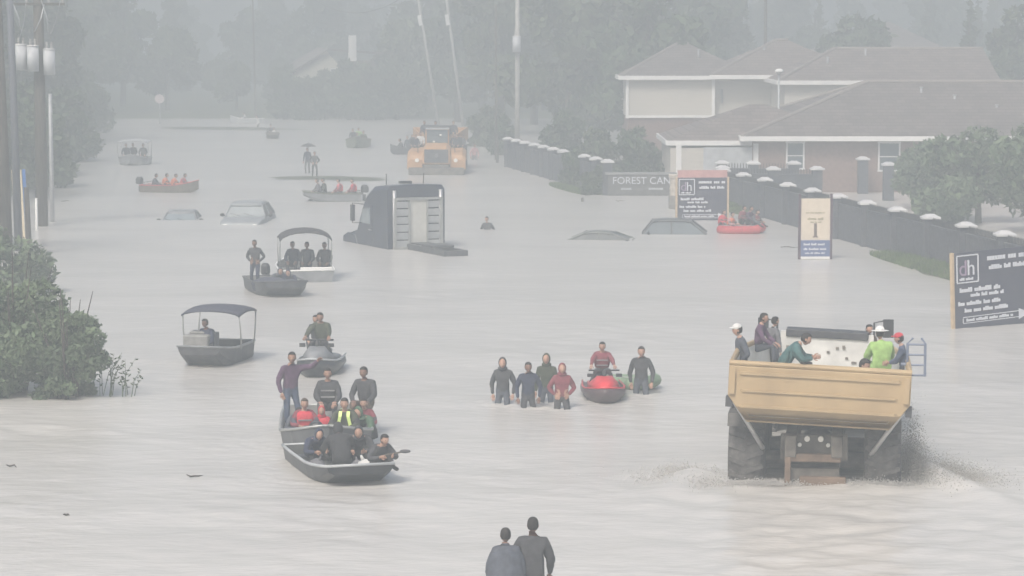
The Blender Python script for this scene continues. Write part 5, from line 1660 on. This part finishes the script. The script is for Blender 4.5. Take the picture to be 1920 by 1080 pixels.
# pair under an umbrella
u1, u2 = at(577, 325), at(590, 334)
P_('person in navy standing under the dark umbrella on the mud bank', (u1.x, u1.y, -.05), 170, pose='stand', top='navy', legs='charcoal', h=1.6)
P_('person standing hands on hips on the mud bank just right of the umbrella', (u2.x, u2.y, .02), 190, pose='hips', top='charcoal', legs='black', h=1.55)
um = thing('umbrella', 'dark flat umbrella held over the pair on the mud bank', 'umbrella', (u1.x + .06, u1.y - .12, 1.0))
b = MB(); n = 16
b.rings([[V((.48 * q * math.cos(2 * math.pi * i / n), .48 * q * math.sin(2 * math.pi * i / n), .82 - .20 * q * q)) for i in range(n)] for q in (.03, .35, .7, 1.0)] , 0, False); b.build('canopy', M['canvas_black'], um, True)
b = MB(); b.tube((0, 0, 0), (0, 0, .88), .012, .012, 6); b.build('shaft', M['dark_steel'], um)

# far boats
B = BO
for i, (px, dy, top, lab) in enumerate([(237, .3, 'navy', 'left'), (250, .7, 'charcoal', 'middle'), (269, .2, 'slate', 'right')]):
    P_('dark figure seated on the %s side under the far pale canopy' % lab if lab != 'middle' else 'dark figure seated in the middle under the far pale canopy', pp(B['b1'], px, dy, .42), 180, pose='sit', top=top, legs='charcoal', h=1.75)
for px, dy, top, v, lab in [(287, 0, 'navy', None, 'person in navy sitting at the stern of the long dark skiff'),
                            (307, .25, 'orange', 'orange', 'person in an orange vest second from the stern of the long dark skiff'),
                            (324, -.15, 'orange', 'orange', 'person in an orange vest third from the stern of the long dark skiff'),
                            (341, .2, 'maroon', 'red', 'person in a red vest sitting nearest the bow of the long dark skiff')]:
    P_(lab, pp(B['b2'], px, dy, .16), 262, pose='sit_low', top=top, legs='charcoal', vest=v, h=1.6)
P_('person in white sitting in the farthest pale motorboat', pp(B['b3'], 461, 0, .2), 100, pose='sit_low', top='white', legs='grey', h=1.6)
P_('person in a white top wading at the stern of the farthest pale motorboat', (xat(485, 232), 232, -.6), 110, pose='wade', top='white', legs='charcoal', h=1.65)
P_('person in dark clothes sitting in the narrow brown skiff', pp(B['b4'], 508, .3, .2), 186, pose='sit_low', top='charcoal', legs='brown', h=1.75)
P_('person in a pale vest sitting low in the bow of the narrow brown skiff', pp(B['b4'], 514, -.4, .12), 186, pose='sit_low', top='brown', legs='brown', vest='white', h=1.45)
for px, dy, top, v, z, lab in [(662, .2, 'charcoal', None, .5, 'person in charcoal sitting on the left in the olive motorboat'),
                               (673, .5, 'lime', 'lime', .55, 'person in a lime vest sitting high in the olive motorboat'),
                               (682, 0, 'olive', None, .36, 'person in olive sitting on the right in the olive motorboat'),
                               (670, -.5, 'slate', None, .25, 'person in slate grey sitting low in the bow of the olive motorboat')]:
    P_(lab, pp(B['b5'], px, dy, z), 178, pose='sit', top=top, legs='olive', vest=v, h=1.65)
for px, dy, top, v, lab in [(598, .1, 'grey', None, 'person in grey sitting nearest the low bow of the grey flat boat'),
                            (609, .5, 'olive', None, 'person in olive sitting second in the grey flat boat'),
                            (638, .1, 'maroon', 'red', 'person in a red vest sitting in the middle of the grey flat boat'),
                            (664, -.1, 'maroon', 'red', 'person in a red vest sitting at the stern of the grey flat boat')]:
    P_(lab, pp(B['b7'], px, dy, .30), 110, pose='sit', top=top, legs='charcoal', vest=v, h=1.6)
P_('dark figure sitting in the small skiff beside the orange dump truck', pp(B['b8'], 754, 0, .2), 110, pose='sit_low', top='charcoal', legs='black', h=1.7)
P_('dark figure standing behind the small skiff at the orange dump truck', pp(B['b8'], 765, .7, -.5), 150, pose='stand', top='slate', legs='black', h=1.75)
for px, dy, top, v, z, lab in [(1353, .15, 'red', 'red', .2, 'person in a red vest at the left end of the red raft'),
                               (1369, -.1, 'pink', 'orange', .12, 'person in an orange vest sitting low in the red raft'),
                               (1391, .3, 'maroon', 'maroon', .36, 'person in a maroon vest sitting upright in the red raft'),
                               (1404, .05, 'plum', None, .36, 'person in plum sitting in the middle of the red raft'),
                               (1416, -.1, 'slate', 'maroon', .22, 'person in slate grey nearest the raised bow of the red raft')]:
    P_(lab, pp(B['b9'], px, dy, z), 230, pose='sit_low', top=top, legs='charcoal', vest=v, h=1.55)
for px, dy, top, lab in [(548, .4, 'navy', 'left'), (575, .2, 'slate', 'middle'), (608, .1, 'charcoal', 'right')]:
    P_('person in %s on the %s bench place under the arched dark canopy' % (top, lab), pp(B['b10'], px, dy, .36), 176, pose='sit', top=top, legs='charcoal', h=1.72, skin='skin_b', bulk=1.1)
P_('man in a dark coat standing hands on hips in the tarp laden boat', pp(B['b11'], 477, .4, .1), 168, pose='hips', top='charcoal', legs='navy', h=1.66, skin='skin_b', bulk=1.08)
P_('person hunched under dark rain gear in the middle of the tarp laden flat boat', pp(B['b11'], 517, .3, .12), 200, pose='hunch', top='slate', legs='black', hood='slate', h=1.7, bulk=1.2)
P_('person hunched at the right end of the tarp laden flat boat', pp(B['b11'], 545, .1, .12), 170, pose='hunch', top='navy', legs='black', hood='navy', h=1.6, bulk=1.15)
P_('man in a dark rain jacket seated alone under the flat navy canopy', pp(B['b12'], 386, .1, .28), 150, pose='sit', top='navy', legs='slate', h=1.68, skin='skin_b', bulk=1.15)
P_('rider in a dark green jacket steering the dark grey jet ski', pp(B['b13'], 601, .1, .64), 172, pose='ride', top='olive', legs='charcoal', h=1.78, bulk=1.18, skin='skin_c')
P_('rider in charcoal sitting behind the green jacket on the dark grey jet ski', pp(B['b13'], 591, .50, .62), 172, pose='sit', top='charcoal', legs='charcoal', h=1.55, bulk=1.1)

# the crowded boat
c = B['b14']
P_('man in a plum shirt standing in the crowded boat and pointing away', pp(c, 541, .7, .05), 205, pose='arm_up', top='plum', legs='denim', h=1.80, skin='skin_c', head_turn=-20)
P_('man in a black vest with pale straps seated high in the crowded boat', pp(c, 612, 1.1, .52), 182, pose='sit', top='charcoal', legs='charcoal', vest='charcoal', h=1.78, bulk=1.15)
P_('man in a dark jacket seated at the right rear of the crowded boat', pp(c, 683, 1.0, .55), 165, pose='sit', top='charcoal', legs='brown', h=1.80, bulk=1.15, skin='skin_b')
P_('brown haired person in a red life vest in the crowded boat', pp(c, 566, -.6, .16), 190, pose='sit_low', top='maroon', legs='slate', vest='red', hair='hair_brown', h=1.68, bulk=1.1)
P_('child in a bright red vest sitting beside the lime straps in the crowded boat', pp(c, 600, -.55, .12), 182, pose='sit_low', top='red', legs='plum', vest='red', h=1.38, bulk=1.1, hood='red')
P_('person with two lime reflective straps in the bow of the crowded boat', pp(c, 645, -.9, .16), 176, pose='sit_low', top='olive', legs='black', straps=True, h=1.78, bulk=1.2, hair='hair_dark')
P_('person in a dark red top sitting behind the right rail of the crowded boat', pp(c, 681, .0, .12), 176, pose='sit_low', top='maroon', legs='charcoal', h=1.6)
P_('person in a green rain jacket leaning on the right rail of the crowded boat', pp(c, 692, -.5, .12), 150, pose='hunch', top='green', legs='charcoal', h=1.72, bulk=1.15, hood='green')
P_('person in slate grey hunched behind the red life vest in the crowded boat', pp(c, 553, -.1, .12), 190, pose='hunch', top='slate', legs='navy', h=1.6)
# the nearest flat boat
c = B['b15']
P_('broad backed person in black rain gear crouching in the middle of the nearest flat boat', pp(c, 637, .0, .13), 12, pose='hunch', top='black', legs='black', h=1.82, bulk=1.35, hood='black')
P_('person in navy lying low against the left side of the nearest flat boat', pp(c, 580, .7, .13), 205, pose='hunch', top='navy', legs='navy', h=1.6, bulk=1.15, hood='navy')
P_('person in black behind the broad back, right half of the nearest flat boat', pp(c, 672, .7, .13), 180, pose='hunch', top='charcoal', legs='black', h=1.75, bulk=1.2, hood='charcoal')
P_('person with an oar sitting in the bow of the nearest black flat boat', pp(c, 704, -1.0, .12), 212, pose='aim', top='charcoal', legs='black', h=1.62, bulk=1.22)
q = pp(c, 731, -1.4, .60)
oar = thing('oar', 'short dark oar held out to the right from the nearest flat boat', 'oar', q, 0)
b = MB(); b.tube((-.30, 0, -.08), (.20, 0, .02), .017, .017, 8); b.build('handle', M['wood_pole'], oar)
b = MB(); b.ell((.27, 0, .035), (.11, .02, .04), 10, 6); b.build('blade', M['dark_steel'], oar, True)
for px, dy, s, lab in [(688, -.9, 1.0, 'large crumpled white bag in the bow of the nearest flat boat'),
                       (668, -.75, .7, 'smaller white bag wedged against the broad back in the nearest flat boat'),
                       (590, -.55, .7, 'pale bundle lying on the left floor of the nearest flat boat'),
                       (702, -.55, .85, 'grey white sack beside the kneeling person in the nearest flat boat')]:
    q = pp(c, px, dy, .24); b = MB(); sd_ = hash(lab) % 7
    b.ell((0, 0, 0), (.24 * s, .2 * s, .16 * s), 16, 10, 0, None, lambda p: p * (1 + .22 * pnoise(p * 2.3 + V((px, 0, 0)))))
    b.tube((.1 * s, 0, .12 * s), (.15 * s, 0, .24 * s), .05 * s, .02 * s, 7)
    o = b.build('bag', M['cloth_wet'] if s != .7 else cloth('grey'), None, True); o.location = q; o.rotation_euler.z = px; tag(o, lab, 'bag')
# tarps in the dark flat boat
c = B['b11']
for px, dy, sx, sz, lab in [(505, -.5, .62, .28, 'dark tarp heaped in the bow of the tarp laden flat boat'), (538, -.7, .5, .22, 'second lower tarp at the right of the tarp laden flat boat')]:
    q = pp(c, px, dy, .30); b = MB()
    b.ell((0, 0, 0), (sx, .5, sz), 20, 12, 0, None, lambda p: p * (1 + .2 * pnoise(p * 2.0 + V((px, 0, 0)))))
    o = b.build('tarp', M['canvas_navy'], None, True); o.location = q; tag(o, lab, 'tarp')
# red jet ski rider
P_('rider in a maroon life vest on the bright red jet ski', pp(B['b16'], 1130, .30, .50), 180, pose='ride', top='maroon', legs='charcoal', vest='maroon', h=1.60, bulk=1.05)

# on the near dump truck
def tr(x, y, z):
    return local(NT, x, y, z)
P_('person in a white cap at the left rim of the tan dump truck bed', tr(-1.45, 1.4, 1.98), 100, pose='hips', top='slate', legs='navy', h=1.66, hat=('cap', 'white'))
P_('person in plum sitting on the left rim of the tan dump truck', tr(-1.22, 3.4, 2.86), 250, pose='sit', top='plum', legs='slate', h=1.5)
P_('person in grey beside the tan dump truck cab, pressed to the left rim', tr(-1.0, 4.9, 1.95), 300, pose='stand', top='grey', legs='charcoal', h=1.45)
P_('person in a teal jacket hunched on the tail of the tan dump truck', tr(-.62, .16, 2.90), 262, pose='hunch', top='teal', legs='teal', h=1.70, bulk=1.15)
P_('person in navy looking over the tail of the tan dump truck bed', tr(.50, 1.0, 2.26), 235, pose='hunch', top='navy', legs='charcoal', h=1.9, skin='skin_a', bulk=1.1)
P_('person in brown standing up behind the spill guard of the tan dump truck', tr(.98, 6.3, 1.62), 200, pose='stand', top='brown', legs='navy', h=1.5)
P_('person in a lime green jacket and white brimmed hat on the tan dump truck', tr(1.28, 2.1, 2.60), 8, pose='sit', top='lime', legs='lime', h=1.75, hat=('brim', 'white'), bulk=1.32)
P_('person in denim holding the ladder on the right flank of the tan dump truck', tr(1.72, 1.4, 1.96), 80, pose='hug', top='denim', legs='charcoal', h=1.55, hat=('cap', 'red'))
# on the far dump truck
def tf(x, y, z):
    return local(FT, x, y, z)
for x, y, z, top, lab in [(1.30, 8.2, 2.12, 'navy', 'person in navy sitting on the left fender of the orange dump truck'),
                          (1.55, 7.4, 2.10, 'slate', 'person in slate grey behind the navy one on the orange dump truck'),
                          (1.05, 7.3, 2.14, 'white', 'person in a pale top beside the cab of the orange dump truck'),
                          (-1.20, 8.1, 2.12, 'charcoal', 'person in charcoal sitting on the right fender of the orange dump truck'),
                          (-1.50, 7.5, 2.10, 'grey', 'person in grey at the outer right of the orange dump truck'),
                          (-1.05, 7.0, 2.14, 'plum', 'person in plum between the cab and grey figure on the orange truck')]:
    P_(lab, tf(x, y, z), 180 + x * 8, pose='sit', top=top, legs='charcoal', h=1.5 if top != 'white' else 1.75)
for x, y, top, lab in [(-.9, 4.4, 'slate', 'person in slate standing in the bed of the orange dump truck on the right'), (.9, 4.2, 'navy', 'person in navy standing in the bed of the orange dump truck on the left'), (.2, 4.6, 'brown', 'person in brown standing in the bed behind the orange dump truck cab')]:
    P_(lab, tf(x, y, 1.9), 180, pose='stand', top=top, legs='charcoal', h=1.7)

# bits adrift on the water
for i, (px, py, s, lab) in enumerate([(365, 896, .16, 'thin dark branch adrift left of the nearest flat boat'), (22, 877, .1, 'dark floating scrap below the large shrub'), (1163, 378, .22, 'dark scrap floating in front of the entrance wall'),
                                      (125, 969, .06, 'small dark speck of debris at the lower left'), (122, 378, .2, 'dark debris floating near the transformer pole'), (1480, 466, .35, 'drowned weed tip left of the tan poster board')]):
    p = at(px, py); b = MB(); rr = random.Random(i)
    pts = [V((s * (k - 2) * .5, rr.uniform(-.05, .05), .015 + rr.uniform(0, .06))) for k in range(5)]
    b.path(pts, [.01, .018, .02, .016, .006], 6)
    o = b.build('branch', M['bark'], None, True); o.location = p; tag(o, lab, 'debris')
